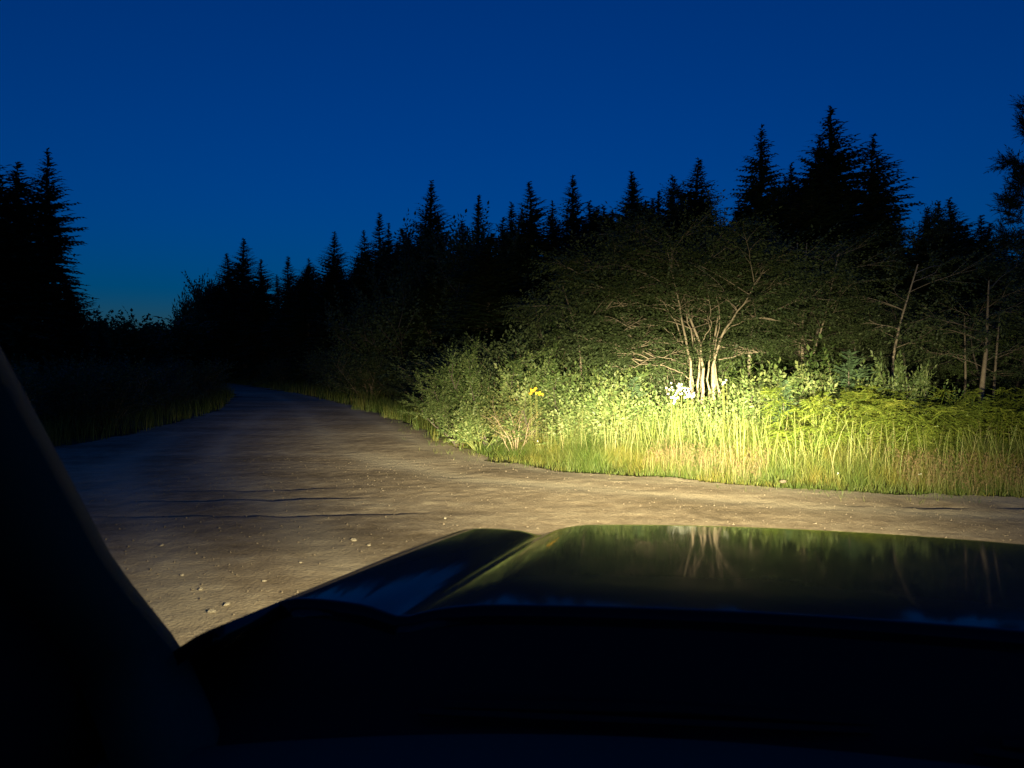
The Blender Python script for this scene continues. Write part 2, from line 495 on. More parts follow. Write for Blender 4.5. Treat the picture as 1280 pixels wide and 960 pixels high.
for x0, x1 in ((.62, .06), (-.02, -.56)):
    g = Geo()
    g.tube([(x0, wind_y(x0) + .05, 1.135), ((x0 + x1) / 2, wind_y((x0 + x1) / 2) + .03, 1.137), (x1, wind_y(x1) + .02, 1.137)], .009, .006, 6)
    w = obj('wiper_arm', g.mesh('wiper_arm', M['plastic']), car)
    g = Geo(); g.tube([(x0 - .05, wind_y(x0) + .03, 1.13), (x1 - .03, wind_y(x1) + .01, 1.13)], .005, .005, 4)
    obj('wiper_blade', g.mesh('wiper_blade', M['rubber']), w)

ROOF_Z = 1.86
def screen_pt(x, t):
    """Point on the windscreen: t 0 at the foot, 1 at the header."""
    y0 = wind_y(np.abs(x)); y1 = .30 - .06 * (x / .9) ** 2
    k = 1 - .13 * t
    return np.array([x * k, y0 + (y1 - y0) * t, 1.115 + (ROOF_Z - 1.115) * t + .05 * math.sin(math.pi * t)])
g = Geo()
sx = np.linspace(-.84, .84, 25); st = np.linspace(0, 1, 13)
g.add([screen_pt(x, t) for t in st for x in sx], Q=[(a * 25 + b, a * 25 + b + 1, a * 25 + b + 26, a * 25 + b + 25) for a in range(12) for b in range(24)])
obj('windscreen', g.mesh('windscreen', M['glass'], True), car)

# pillars: inner edge follows the photo's left pillar
INNER = [(-.77, .74, 1.06), (-.80, .755, 1.12), (-.865, .775, 1.20), (-.866, .665, 1.335), (-.86, .555, 1.515), (-.83, .43, 1.68), (-.79, .29, 1.84)]
for sgn in (-1, 1):
    g = Geo()
    pts = poly_resample(INNER, 20)
    prof = [(0, 0), (-.012, .028), (-.05, .045), (-.105, .02), (-.115, -.03), (-.08, -.07), (-.02, -.05)]
    Vp = []
    for pnt in pts:
        for du, dv in prof:
            Vp.append((sgn * -1 * (pnt[0] + du) if sgn > 0 else pnt[0] + du, pnt[1] + dv, pnt[2]))
    k = len(prof)
    g.add(Vp, Q=[(a * k + b, a * k + (b + 1) % k, (a + 1) * k + (b + 1) % k, (a + 1) * k + b) for a in range(19) for b in range(k)])
    obj('windscreen_pillar', g.mesh('windscreen_pillar', M['trim'], True), car)
    g = Geo()                                       # mirror sail closing the corner between pillar and door
    tri_ = [(.93, .86, 1.0), (.93, .38, 1.0), (.885, .38, 1.64), (.90, .47, 1.60), (.91, .64, 1.36), (.925, .80, 1.14)]
    g.add([(sgn * (a_ + .02), b_, c_) for a_, b_, c_ in tri_] + [(sgn * (a_ + .05), b_, c_) for a_, b_, c_ in tri_],
          Q=[(0, 1, 4, 5), (1, 2, 3, 4), (6, 11, 10, 7), (7, 10, 9, 8)] + [(k_, (k_ + 1) % 6, 6 + (k_ + 1) % 6, 6 + k_) for k_ in range(6)])
    obj('mirror_sail', g.mesh('mirror_sail', M['plastic']), car)

# dashboard
g = Geo()
dx = np.linspace(-.90, .90, 61)
dsec = [(-.005, 1.112), (-.02, 1.128), (-.035, 1.134), (-.05, 1.131), (-.12, 1.128), (-.22, 1.118), (-.3, 1.10), (-.36, 1.05), (-.38, .96), (-.36, .8), (-.34, .55)]
k = len(dsec)
def dash_pt(x, dy, z):
    hump = .02 * math.exp(-((x + .40) / .17) ** 2) * math.exp(-((dy + .25) / .08) ** 2)
    return (x, float(wind_y(np.array(x))) + dy, z + hump - .02 * (abs(x) / .9) ** 2)
g.add([dash_pt(x, a, z) for x in dx for a, z in dsec], Q=[(a * k + b, (a + 1) * k + b, (a + 1) * k + b + 1, a * k + b + 1) for a in range(60) for b in range(k - 1)])
dash = obj('dashboard', g.mesh('dashboard', M['dash'], True), car)
g = Geo()                                           # steering wheel low in front of the seat
c0 = np.array([-.40, .26, .95]); ring = []
for a in np.linspace(0, 2 * math.pi, 33):
    ring.append(c0 + .19 * np.array([math.cos(a), -.45 * math.sin(a) * .6, math.sin(a) * .85]))
g.tube(ring, .015, None, 8, False)
sw = obj('steering_wheel', g.mesh('steering_wheel', M['rubber'], True), car)
g = Geo(); g.box(c0 + [0, .02, 0], (.14, .05, .11)); g.tube([c0, c0 + [0, .25, -.06]], .03, .03, 8); g.box(c0, (.34, .015, .03))
obj('hub', g.mesh('hub', M['rubber']), sw)

# cabin shell
g = Geo()
rx = np.linspace(-.76, .76, 17)
rp = []
for y, dz in ((.30, -.0), (.1, .03), (-.5, .05), (-1.4, .04), (-2.2, -.02)):
    for x in rx: rp.append((x, y - .05 * (x / .76) ** 2 * (y > 0), ROOF_Z + dz - .07 * (abs(x) / .76) ** 3))
g.add(rp, Q=[(a * 17 + b, a * 17 + b + 1, a * 17 + b + 18, a * 17 + b + 17) for a in range(4) for b in range(16)])
obj('roof', g.mesh('roof', M['paint'], True), car)
for sgn in (-1, 1):
    for y0, y1 in ((-.42, .61), (-1.42, -.43)):
        g = Geo()
        zz = [.34, .55, .8, 1.0, 1.1]; xo = [.93, .965, .975, .96, .93]
        Vd = [(sgn * (x - .0), y, z) for y in (y0, y1) for x, z in zip(xo, zz)] + [(sgn * (x - .07), y, z) for y in (y0, y1) for x, z in zip(xo, zz)]
        Q = []
        for b in range(4):
            Q += [(b, b + 1, b + 6, b + 5), (10 + b, 15 + b, 16 + b, 11 + b)]
        Q += [(4, 14, 19, 9), (0, 5, 15, 10)]
        g.add(Vd, Q=Q)
        d = obj('door', g.mesh('door', M['paint'], False), car)
        g = Geo(); g.box((sgn * .985, y0 + .14, .93), (.025, .16, .025)); obj('handle', g.mesh('handle', M['plastic']), d)
        g = Geo(); g.add([(sgn * .925, y0, 1.1), (sgn * .925, y1, 1.1), (sgn * .77, min(y1, .12), 1.8), (sgn * .77, y0, 1.8)], Q=[(0, 1, 2, 3)])
        obj('window', g.mesh('window', M['glass']), d)
    for y in (-.43, -1.45):
        g = Geo(); g.tube([(sgn * .925, y, 1.08), (sgn * .84, y, 1.5), (sgn * .75, y, 1.84)], .04, .035, 6); obj('door_pillar', g.mesh('door_pillar', M['trim']), car)
    g = Geo(); g.tube([(sgn * .80, .30, 1.84), (sgn * .76, -.5, 1.87), (sgn * .76, -1.5, 1.85), (sgn * .78, -2.2, 1.78)], .04, .04, 6); obj('roof_rail', g.mesh('roof_rail', M['paint']), car)
    g = Geo(); g.box((sgn * .90, -.2, .30), (.1, 2.15, .12)); obj('sill', g.mesh('sill', M['plastic']), car)
    g = Geo(); g.box((sgn * .90, -1.95, .9), (.1, 1.02, 1.1)); g.box((sgn * .84, -1.95, 1.6), (.06, 1.0, .4)); obj('rear_quarter', g.mesh('rear_quarter', M['paint']), car)
    # mirrors
    g = Geo(); g.box((sgn * 1.09, .50, 1.12), (.20, .09, .15)); g.tube([(sgn * .93, .53, 1.06), (sgn * 1.05, .5, 1.09)], .025, .025, 6)
    obj('wing_mirror', g.mesh('wing_mirror', M['plastic']), car)
g = Geo(); g.box((0, -2.46, .95), (1.78, .08, 1.1)); g.box((0, -2.38, 1.66), (1.6, .06, .36)); obj('tailgate', g.mesh('tailgate', M['paint']), car)
g = Geo(); g.box((0, -.7, .30), (1.75, 3.2, .06)); g.box((0, 1.35, .42), (1.2, 1.1, .05)); obj('floor_pan', g.mesh('floor_pan', M['plastic']), car)
for x in (-.40, .40):
    g = Geo(); g.box((x, -.42, .58), (.52, .52, .16)); g.box((x, -.72, .98), (.5, .14, .68), Matrix.Rotation(R(12), 3, 'X')); g.box((x, -.82, 1.42), (.26, .09, .18))
    obj('seat', g.mesh('seat', M['dash']), car)

# front end: grille, bumper, lamps
g = Geo(); bpts = []
for x in np.linspace(-.88, .88, 25):
    yf = float(front_y(np.array(x)))
    for z, dy in ((.40, -.02), (.46, .05), (.60, .09), (.70, .06), (.74, -.03)): bpts.append((x, yf + dy, z))
g.add(bpts, Q=[(a * 5 + b, (a + 1) * 5 + b, (a + 1) * 5 + b + 1, a * 5 + b + 1) for a in range(24) for b in range(4)])
obj('bumper', g.mesh('bumper', M['plastic'], True), car)
grille = empty('grille'); grille.parent = car
g = Geo(); gp = []
for x in np.linspace(-.54, .54, 13):
    for z in (.74, 1.01): gp.append((x, float(front_y(np.array(x))) - .06, z))
g.add(gp, Q=[(a * 2, a * 2 + 2, a * 2 + 3, a * 2 + 1) for a in range(12)]); obj('backing', g.mesh('backing', M['plastic']), grille)
for z in np.linspace(.78, .97, 5):
    g = Geo(); g.tube([(x, float(front_y(np.array(x))) - .025, z) for x in np.linspace(-.53, .53, 13)], .012, .012, 6); obj('slat', g.mesh('slat', M['chrome'], True), grille)

def expr(nt):
    def mm(op, *a):
        n_ = nt.nodes.new('ShaderNodeMath'); n_.operation = op
        for i_, v in enumerate(a):
            if isinstance(v, (int, float)): n_.inputs[i_].default_value = v
            else: nt.links.new(v, n_.inputs[i_])
        return n_.outputs[0]
    return mm

BEAM = 520.0
def headlight(sgn):
    x = sgn * .72; yf = float(front_y(np.array(x)))
    h = empty('headlight', (x, yf - .03, .90)); h.parent = car
    g = Geo(); k = 20
    ringp = []
    for rr, dy in ((.03, -.10), (.07, -.07), (.095, -.01), (.10, .02)):
        for a in range(k): ringp.append((rr * 1.25 * math.cos(a * 2 * math.pi / k), dy, rr * math.sin(a * 2 * math.pi / k)))
    g.add(ringp, Q=[(a * k + b, a * k + (b + 1) % k, (a + 1) * k + (b + 1) % k, (a + 1) * k + b) for a in range(3) for b in range(k)])
    obj('reflector', g.mesh('reflector', M['chrome'], True), h)
    g = Geo(); lp = [(0, .05, 0)]
    for rr, dy in ((.05, .045), (.095, .02)):
        for a in range(k): lp.append((rr * 1.25 * math.cos(a * 2 * math.pi / k), dy, rr * math.sin(a * 2 * math.pi / k)))
    g.add(lp, Q=[(1 + b, 1 + (b + 1) % k, 1 + k + (b + 1) % k, 1 + k + b) for b in range(k)], T=[(0, 1 + b, 1 + (b + 1) % k) for b in range(k)])
    obj('lens', g.mesh('lens', M['lens'], True), h)
    L = bpy.data.lights.new('headlight_beam', 'SPOT')
    L.energy = 1000.0; L.color = (1.0, .87, .53); L.spot_size = R(172); L.spot_blend = .15; L.shadow_soft_size = .05
    L.use_nodes = True
    nt = L.node_tree; em = [n_ for n_ in nt.nodes if n_.type == 'EMISSION'][0]
    mm = expr(nt)
    s = nt.nodes.new('ShaderNodeSeparateXYZ')
    nt.links.new(nt.nodes.new('ShaderNodeTexCoord').outputs['Normal'], s.inputs[0])
    nx_, ny_, nz_ = s.outputs
    az = mm('MULTIPLY', mm('ARCTAN2', nx_, mm('MULTIPLY', nz_, -1.0)), 180 / math.pi)
    el = mm('MULTIPLY', mm('ARCSINE', ny_), 180 / math.pi)
    def lobe(amp, a0, sa, e0, su, sd):
        da = mm('DIVIDE', mm('SUBTRACT', az, a0), sa); de = mm('SUBTRACT', el, e0)
        up = mm('DIVIDE', mm('MAXIMUM', de, 0.0), su); dn = mm('DIVIDE', mm('MINIMUM', de, 0.0), sd)
        q_ = mm('ADD', mm('MULTIPLY', da, da), mm('ADD', mm('MULTIPLY', up, up), mm('MULTIPLY', dn, dn)))
        return mm('MULTIPLY', mm('EXPONENT', mm('MULTIPLY', q_, -1.0)), amp)
    lobes = [(.85, .5, 8.5, -.8, 3.0, 4.0), (.43, -5, 15.8, 0, 4.3, 7.5), (.15, .5, 13, 0, 8.8, 10), (.03, -4, 22, 0, 7, 10), (.46, -25, 9.5, -3.0, 1.5, 3.6), (.045, -10, 46, -13, 6, 16), (.004, 0, 24, 4, 10, 10)]
    tot = None
    for lb in lobes:
        t = lobe(*lb); tot = t if tot is None else mm('ADD', tot, t)
    nt.links.new(mm('MULTIPLY', tot, BEAM / 10), em.inputs['Strength'])
    lo = bpy.data.objects.new('headlight_beam', L); link(lo, h)
    lo.location = (0, .12, 0); lo.rotation_euler = (R(90), 0, 0)
for sgn in (-1, 1): headlight(sgn)
for sgn in (-1, 1):
    for y in (1.32, -1.72):
        wh = empty('wheel', (sgn * .82, y, .37)); wh.parent = car
        def lathe(prof, k=28):
            g_ = Geo(); P_ = [(px_ * sgn, r_ * math.cos(a * 2 * math.pi / k), r_ * math.sin(a * 2 * math.pi / k)) for px_, r_ in prof for a in range(k)]
            g_.add(P_, Q=[(a * k + b, a * k + (b + 1) % k, (a + 1) * k + (b + 1) % k, (a + 1) * k + b) for a in range(len(prof) - 1) for b in range(k)])
            return g_
        obj('tyre', lathe([(-.11, .24), (-.12, .32), (-.09, .365), (.09, .365), (.12, .32), (.11, .24)]).mesh('tyre', M['rubber'], True), wh)
        obj('rim', lathe([(.10, .245), (.07, .22), (.06, .08), (.085, .06), (.085, .001)]).mesh('rim', M['steel'], True), wh)

# ------------------------------------------------------------------ conifers
def conifer(seed, H, Rb, spire=.25, power=.9, nper=7, step=.20, droop=.25, dens=1.15, ragged=.2, bare=.06):
    r = np.random.default_rng(seed)
    wood, crown = Geo(), Geo()
    lean = r.normal(0, .012, 2); ph = r.uniform(0, 6)
    zt = np.linspace(0, H, 14)
    tr = np.stack([lean[0] * zt + .03 * np.sin(zt * 1.3 + seed), lean[1] * zt, zt], 1)
    wood.tube(tr, np.linspace(.016 * H, .006, 14), None, 7)
    trunk_at = lambda z: np.array([np.interp(z, zt, tr[:, 0]), np.interp(z, zt, tr[:, 1]), z])
    z = H * bare
    P, A, N, L, W = [], [], [], [], []
    def put(p, a, nn, l, w):
        P.append(p); A.append(a); N.append(nn); L.append(l); W.append(w)
    while z < H * .995:
        t = 1 - z / H
        rad = Rb * (1 - math.exp(-power * t)) * (.45 + .55 * min(1, t / spire))
        rad = max(rad, .03)
        nb = max(4, int(nper * (.6 + .6 * min(1, t * 2)) * dens))
        for b in range(nb):
            az = r.uniform(0, 2 * math.pi)
            ln = rad * (1 - ragged * r.random() + .18 * (r.random() ** 3))
            ln *= 1 + .22 * math.sin(az + ph) * math.sin(z * 2.1 + ph * 2)
            if r.random() < .07: ln *= .5
            d = np.array([math.cos(az), math.sin(az), 0.0]); s = np.array([-d[1], d[0], 0])
            zz = z + r.uniform(-step * .8, step * .6)
            base = trunk_at(min(max(zz, 0), H))
            up0 = .55 * (1 - t) - .1
            n_ = max(3, int(ln / .16))
            for k in range(n_ + 1):
                f = k / n_
                p = base + d * ln * f + np.array([0, 0, ln * (up0 * f - droop * f * f * (0.4 + t) + .16 * f ** 3)])
                tw = (.06 + .3 * min(ln, 1.3)) * (1 - .72 * f) * (.35 + .65 * min(1, f * 3 + .3))
                dz = up0 - droop * f
                for sd in (-1, 1):
                    for q_ in range(2):
                        a = d * r.uniform(.35, .9) + s * sd * r.uniform(.5, 1.0) + np.array([0, 0, dz * .5 + r.uniform(-.35, .2)])
                        put(p, a, np.array([r.normal(0, .4), r.normal(0, .4), 1]), tw * r.uniform(.6, 1.15), min(.17, .06 + tw * .28))
                put(p, d + np.array([0, 0, dz + r.uniform(-.2, .3)]), s * .4 + np.array([0, 0, 1]), max(.14, ln / n_ * 1.5), .05)
            if ln > .5:
                wood.tube([base, base + d * ln * .5 + np.array([0, 0, ln * (up0 * .5 - droop * .25 * (.4 + t))])], .012, .005, 3, False)
        z += step * (.42 + .7 * t)
    top = trunk_at(H)
    for k in range(8):
        put(top - [0, 0, .06 * k + .1], np.array([r.normal(0, .06 + .05 * k), r.normal(0, .06 + .05 * k), 1.0]), np.array([r.normal(), r.normal(), 0.]), .16, .022)
    crown.leaves(P, A, N, L, W, .08)
    return wood.mesh('trunk', M['bark_dark'], True), crown.mesh('crown', M['needle'])

FIR = [conifer(11, 10, 1.55, .22, 3.8, 9, .20), conifer(12, 10, 1.35, .25, 3.6, 9, .20), conifer(13, 10, 1.75, .18, 4.2, 9, .21, .35),
       conifer(14, 10, 1.2, .3, 3.6, 8, .2), conifer(15, 10, 1.8, .14, 4.6, 9, .22, .3, 1, .35)]
SPRUCE = [conifer(21, 10, 2.3, .2, 3.4, 10, .22, .42, 1, .3), conifer(22, 10, 2.7, .14, 3.0, 10, .23, .5, 1, .25), conifer(23, 10, 2.7, .2, 4.6, 10, .23, .4, 1.1, .3)]

def tree(name, meshes, loc, H, H0, label, cat, group=None, rz=None, wide=1.0):
    t = empty(name, loc, rnd.uniform(0, 6.28) if rz is None else rz)
    t.scale = (H / H0 * wide, H / H0 * wide, H / H0)
    obj('trunk', meshes[0], t); obj('crown', meshes[1], t)
    return tag(t, label, cat, group)

rnd = random.Random(3)
# silhouettes on the skyline: (tip x, tip y, distance, kind, width, label)
SKY = [
    (1042, 135, 24, 'S0', .95, 'tallest spruce on the right skyline with a thin spire top'),
    (1022, 172, 25.5, 'S2', .75, 'broad dense spruce pressed against the left side of the tallest spruce'),
    (1080, 172, 23.5, 'S1', .95, 'wide spruce with long sloping right side beside the tallest spruce'),
    (950, 158, 23, 'S1', .68, 'open tiered spruce standing alone left of the tallest spruce'),
    (983, 207, 25, 'F1', .9, 'short thin fir tip between the tiered spruce and the tallest spruce'),
    (858, 203, 25, 'F2', 1.0, 'fir with thick top above the many-stemmed roadside tree'),
    (843, 222, 26, 'F4', 1.0, 'bushy fir touching the left side of the thick-topped fir'),
    (820, 240, 26, 'F1', .9, 'small fir left of the bushy pair above the roadside tree'),
    (793, 217, 27, 'F0', 1.0, 'right-hand fir of a close pair above the lit shrubs'),
    (780, 228, 27.5, 'F2', 1.0, 'left-hand fir of a close pair above the lit shrubs'),
    (757, 258, 29, 'F4', 1.0, 'low blunt fir right of a wide blunt fir on the skyline'),
    (742, 251, 28.5, 'F2', 1.1, 'wide blunt fir right of the tall thin spire fir'),
    (712, 221, 28.5, 'F0', 1.0, 'tall thin spire fir, right-hand of two matching spires'),
    (693, 252, 30, 'F3', 1.0, 'short thin fir between two matching tall spires'),
    (673, 229, 29, 'F2', .95, 'tall spire fir, left-hand of two matching spires'),
    (642, 254, 30, 'F1', 1.0, 'slim fir in the dip left of two matching tall spires'),
    (628, 272, 31, 'F4', 1.2, 'low bushy fir just left of the slim fir in the skyline dip'),
    (596, 245, 31.5, 'F1', 1.0, 'thin-tipped fir beside a rounded leafy treetop'),
    (551, 267, 33, 'F3', 1.0, 'thin short fir right of the tall lone spire'),
    (535, 228, 33, 'F0', 1.0, 'tall lone dark spire fir over the middle of the treeline'),
    (490, 281, 36, 'F3', 1.0, 'right-hand and lowest of three slender firs on the receding treeline'),
    (476, 267, 37, 'F1', 1.0, 'middle and tallest of three slender firs on the receding treeline'),
    (463, 290, 37.5, 'F2', .9, 'left-hand of three slender firs on the receding treeline'),
    (417, 292, 43, 'F0', 1.1, 'single pointed fir standing clear on the receding treeline'),
    (385, 324, 48, 'F4', 1.1, 'low fir left of the single pointed fir down the road'),
    (361, 321, 52, 'F1', 1.2, 'second low fir left of the single pointed fir down the road'),
    (332, 326, 58, 'F2', 1.2, 'low fir just right of the far pointed fir by the road bend'),
    (307, 300, 62, 'F0', 1.2, 'far pointed fir above the bend of the road'),
    (293, 318, 64, 'F2', 1.1, 'smaller fir tucked left of the far pointed fir'),
    (58, 188, 26, 'S0', .78, 'tall dark spruce with sweeping skirts on the left roadside'),
    (24, 203, 25, 'F4', 1.3, 'dense fir pressed against the left roadside spruce'),
    (6, 198, 23, 'F2', 1.3, 'dark fir cut by the left border of the view'),
    (1190, 247, 26, 'F2', 1.1, 'taller of two blunt firs on the low skyline at right'),
    (1175, 252, 25, 'F4', 1.0, 'shorter of two blunt firs on the low skyline at right'),
    (1155, 262, 27, 'F1', 1.2, 'low fir left of two blunt firs on the low right skyline'),
    (1225, 270, 26, 'F0', 1.2, 'small fir beside the overhanging pine at right'),
]
KINDS = {'F%d' % k: m_ for k, m_ in enumerate(FIR)} | {'S%d' % k: m_ for k, m_ in enumerate(SPRUCE)}
for px, py, Yd, kd, wd, lab in SKY:
    p_ = at(px, py, Yd)
    tree('spruce_tree' if kd[0] == 'S' else 'fir_tree', KINDS[kd], (p_[0], p_[1], 0), p_[2], 10, lab, 'tree', 'conifers on the skyline', None, wd)
# the mass of conifers below the skyline
FILL = []
def line_pt(s):                                      # along the right verge, s in metres from the near end
    d = np.concatenate([[0], np.cumsum(np.linalg.norm(np.diff(EDGE_R, axis=0), axis=1))])
    x_ = np.interp(s, d, EDGE_R[:, 0]); y_ = np.interp(s, d, EDGE_R[:, 1])
    x2 = np.interp(s + .3, d, EDGE_R[:, 0]); y2 = np.interp(s + .3, d, EDGE_R[:, 1])
    t = unit(np.stack([x2 - x_, y2 - y_], -1))
    return np.stack([x_, y_], -1), np.stack([t[..., 1], -t[..., 0]], -1)
SKYX = np.array(sorted((a[0], a[1]) for a in SKY if a[0] > 200))
for k in range(205):
    Yd = rnd.uniform(21, 32) if k < 105 else (rnd.uniform(30, 80) if k < 180 else rnd.uniform(78, 100))
    px = rnd.uniform(500, 1340) if k < 105 else rnd.uniform(228, 320) if k >= 180 else rnd.uniform(232, 560)
    x_ = (px - 640) / FPX * Yd
    e_x = np.interp(Yd, EDGE_R[3:, 1], EDGE_R[3:, 0])
    if x_ < e_x + 3.2: continue
    base_y = np.interp(px, [230, 300, 420, 480, 520, 600, 700, 780, 860, 920, 1000, 1085, 1115, 1200, 1260, 1400], [362, 338, 326, 306, 286, 272, 266, 254, 242, 244, 218, 220, 272, 278, 286, 280])
    py = base_y + rnd.uniform(0, 1) ** 1.5 * 55
    p_ = at(px, py, Yd)
    FILL.append((x_, Yd, max(3.0, p_[2]), px))
WORDS = ['', 'second ', 'third ', 'fourth ', 'fifth ', 'sixth ', 'seventh ', 'eighth ', 'ninth ', 'tenth ', 'eleventh ', 'twelfth ', 'thirteenth ', 'fourteenth ', 'fifteenth ', 'sixteenth ']
def rank_tag(items, noun, cat, group, marks, adj):
    """Label alike things by the landmark they stand at and their rank there. items: (object, pixel column, key), largest key first."""
    by = {}
    for o_, px_, key in items:
        m_ = min(marks, key=lambda q_: abs(q_[0] - px_))[1]
        by.setdefault(m_, []).append((key, o_))
    for m_, L_ in by.items():
        L_.sort(key=lambda q_: -q_[0])
        for n_, (key, o_) in enumerate(L_):
            tag(o_, (WORDS[min(n_, 15)] + adj + ' ' if len(L_) > 1 else '') + noun + ' ' + m_, cat, group)
NEAR_MARKS = [(520, 'below the tall lone spire fir'), (585, 'below the rounded leafy treetop'), (640, 'below the slim fir in the skyline dip'), (692, 'below the two matching spires'),
              (745, 'below the wide blunt fir'), (790, 'below the close pair of firs'), (850, 'behind the many-stemmed tree'), (900, 'below the ragged leafy treetop'),
              (950, 'below the open tiered spruce'), (1000, 'behind the twin trunks'), (1042, 'below the tallest spruce'), (1090, 'below the wide sloping spruce'),
              (1135, 'behind the lone bowed trunk'), (1180, 'below the two blunt firs'), (1230, 'behind the dim straight trunk'), (1290, 'below the overhanging pine')]
FAR_MARKS = [(240, 'at the end of the far treeline'), (275, 'left of the far pointed fir'), (307, 'below the far pointed fir'), (340, 'right of the far pointed fir'), (370, 'below the two low roadside firs'),
             (417, 'below the single pointed fir'), (445, 'right of the single pointed fir'), (476, 'below the three slender firs'), (510, 'left of the tall lone spire'), (545, 'right of the tall lone spire')]
near_, far_ = [], []
for k, (x_, y_, h_, px_) in enumerate(FILL):
    m_ = (FIR + SPRUCE[:2])[rnd.randrange(7)]
    t = tree('fir_tree', m_, (x_, y_, 0), h_, 10, None, None, None, None, rnd.uniform(1.1, 1.7))
    (far_ if y_ > 34 else near_).append((t, px_, h_))
rank_tag(near_, 'dark fir in the tree mass', 'tree', 'firs massed behind the roadside shrubs', NEAR_MARKS, 'tallest')
rank_tag(far_, 'dark fir in the far tree mass', 'tree', 'firs massed along the far road', FAR_MARKS, 'tallest')
items = []
for k in range(16):                                    # left side of the road
    x_, y_ = rnd.uniform(-30, -14.5), rnd.uniform(19, 34)
    h_ = min(7.5, rnd.uniform(3.0, 6.0))
    lim = at((x_ / y_) * FPX + 640, np.interp((x_ / y_) * FPX + 640, [-100, 60, 105, 140], [250, 300, 385, 420]), y_)[2]
    if lim < 1.5: continue
    items.append((tree('fir_tree', FIR[rnd.randrange(5)], (x_, y_, 0), min(h_, lim), 10, None, None, None, None, 1.4), (x_ / y_) * FPX + 640, min(h_, lim)))
rank_tag(items, 'low dark fir in the shadowed thicket', 'tree', 'firs in the thicket left of the road', [(-60, 'beyond the left border'), (20, 'by the left border'), (90, 'below the left roadside spruce'), (150, 'right of the left roadside spruce')], 'tallest')

# ------------------------------------------------------------------ broadleaved trees and shrubs
class Grower:
    def __init__(self, seed, leafL=.065, leafW=.036, flat=.5, sprays=9, gap=.035, droop=.0, every=.065, scatter=.75):
        self.every, self.scatter = every, scatter
        self.r = np.random.default_rng(seed)
        self.wood, self.P, self.A, self.N, self.L, self.W = Geo(), [], [], [], [], []
        self.leafL, self.leafW, self.flat, self.sprays, self.gap, self.droop = leafL, leafW, flat, sprays, gap, droop
    def shoot(self, p, d, n=None):
        """A leafy shoot: alternate leaves on both sides."""
        r = self.r; n = n or self.sprays
        d = unit(d)
        up = unit(np.array([r.normal(0, .35), r.normal(0, .35), 1.0]))
        s = unit(np.cross(d, up) + 1e-6)
        q = np.array(p, float)
        for k in range(n):
            sd = 1 if k % 2 else -1
            a = d * r.uniform(.45, .8) + s * sd * r.uniform(.5, .9) + np.array([0, 0, r.uniform(-.35, .15) - self.droop])
            sz = r.uniform(.65, 1.15) * (1 - .35 * k / n)
            self.P.append(q.copy()); self.A.append(a); self.N.append(up * self.flat + r.normal(0, .45, 3)); self.L.append(self.leafL * sz); self.W.append(self.leafW * sz)
            q = q + d * self.gap
            d = unit(d + r.normal(0, .06, 3) - np.array([0, 0, .02 + self.droop * .1]))
        self.P.append(q); self.A.append(d); self.N.append(up); self.L.append(self.leafL); self.W.append(self.leafW)
        return q
    def branch(self, p, d, ln, rad, depth, nchild, spread, trop=0.0, leafy=.35, wob=.10, hz=0.0, k=5):
        r = self.r; n = max(4, int(ln / .09)) if ln < 1 else max(7, int(ln / .16))
        pts = [np.array(p, float)]; d = unit(d)
        for i_ in range(n):
            d = unit(d + r.normal(0, wob, 3) + np.array([0, 0, trop / n]) - np.array([0, 0, d[2] * hz / n]))
            pts.append(pts[-1] + d * ln / n)
        self.wood.tube(pts, rad, max(rad * .3, .0025), k if rad > .012 else 3, False)
        self.after(pts, ln, rad, depth, nchild, spread, trop, leafy, wob, hz)
        return pts
    def after(self, pts, ln, rad, depth, nchild, spread, trop, leafy, wob, hz, start=None):
        r = self.r; n = len(pts) - 1
        st = leafy if start is None else start
        if depth > 0:
            for c in range(nchild):
                f = st + (1 - st) * (c + r.random()) / nchild
                i_ = min(n - 1, int(f * n)); q = pts[i_] + (pts[i_ + 1] - pts[i_]) * (f * n - i_)
                t = unit(pts[i_ + 1] - pts[i_])
                az = r.uniform(0, 2 * math.pi)
                e1 = unit(np.cross(t, [.3, .2, .93])); e2 = np.cross(t, e1)
                dd = unit(t + spread * (math.cos(az) * e1 + math.sin(az) * e2))
                self.branch(q, dd, ln * r.uniform(.35, .6) * (1.15 - .5 * f), rad * .5, depth - 1, max(3, int(nchild * .75)), spread, trop, .2, wob, hz)
        else:
            m_ = max(3, int(ln / self.every))
            for c in range(m_):
                f = .2 + .8 * (c + r.random()) / m_
                i_ = min(n - 1, int(f * n)); q = pts[i_]
                t = unit(pts[i_ + 1] - pts[i_])
                self.shoot(q, t + r.normal(0, self.scatter, 3) * np.array([1, 1, .6]))
            self.shoot(pts[-1], pts[-1] - pts[-2])
    def build(self, bark, leaf, wname='branches', lname='foliage'):
        g = Geo(); g.leaves(self.P, self.A, self.N, self.L, self.W)
        return self.wood.mesh(wname, bark, True), g.mesh(lname, leaf)

def shrub_mesh(seed, H, Wd, nst=9, leaf='leaf_mid', bark='twig', depth=1, nchild=7, spread=.8, upright=.6, **kw):
    g = Grower(seed, **kw)
    r = g.r
    for k in range(nst):
        a = r.uniform(0, 2 * math.pi); tilt = r.uniform(0, 1) ** .6
        d = np.array([math.cos(a) * tilt * Wd / H, math.sin(a) * tilt * Wd / H, upright + .5])
        ln = H * r.uniform(.7, 1.02) * (1 - .25 * tilt)
        g.branch(np.array([math.cos(a), math.sin(a), 0]) * .12 * tilt, d, ln, .006 + .006 * H, depth, nchild, spread, .25, .2)
    return g.build(M[bark], M[leaf])

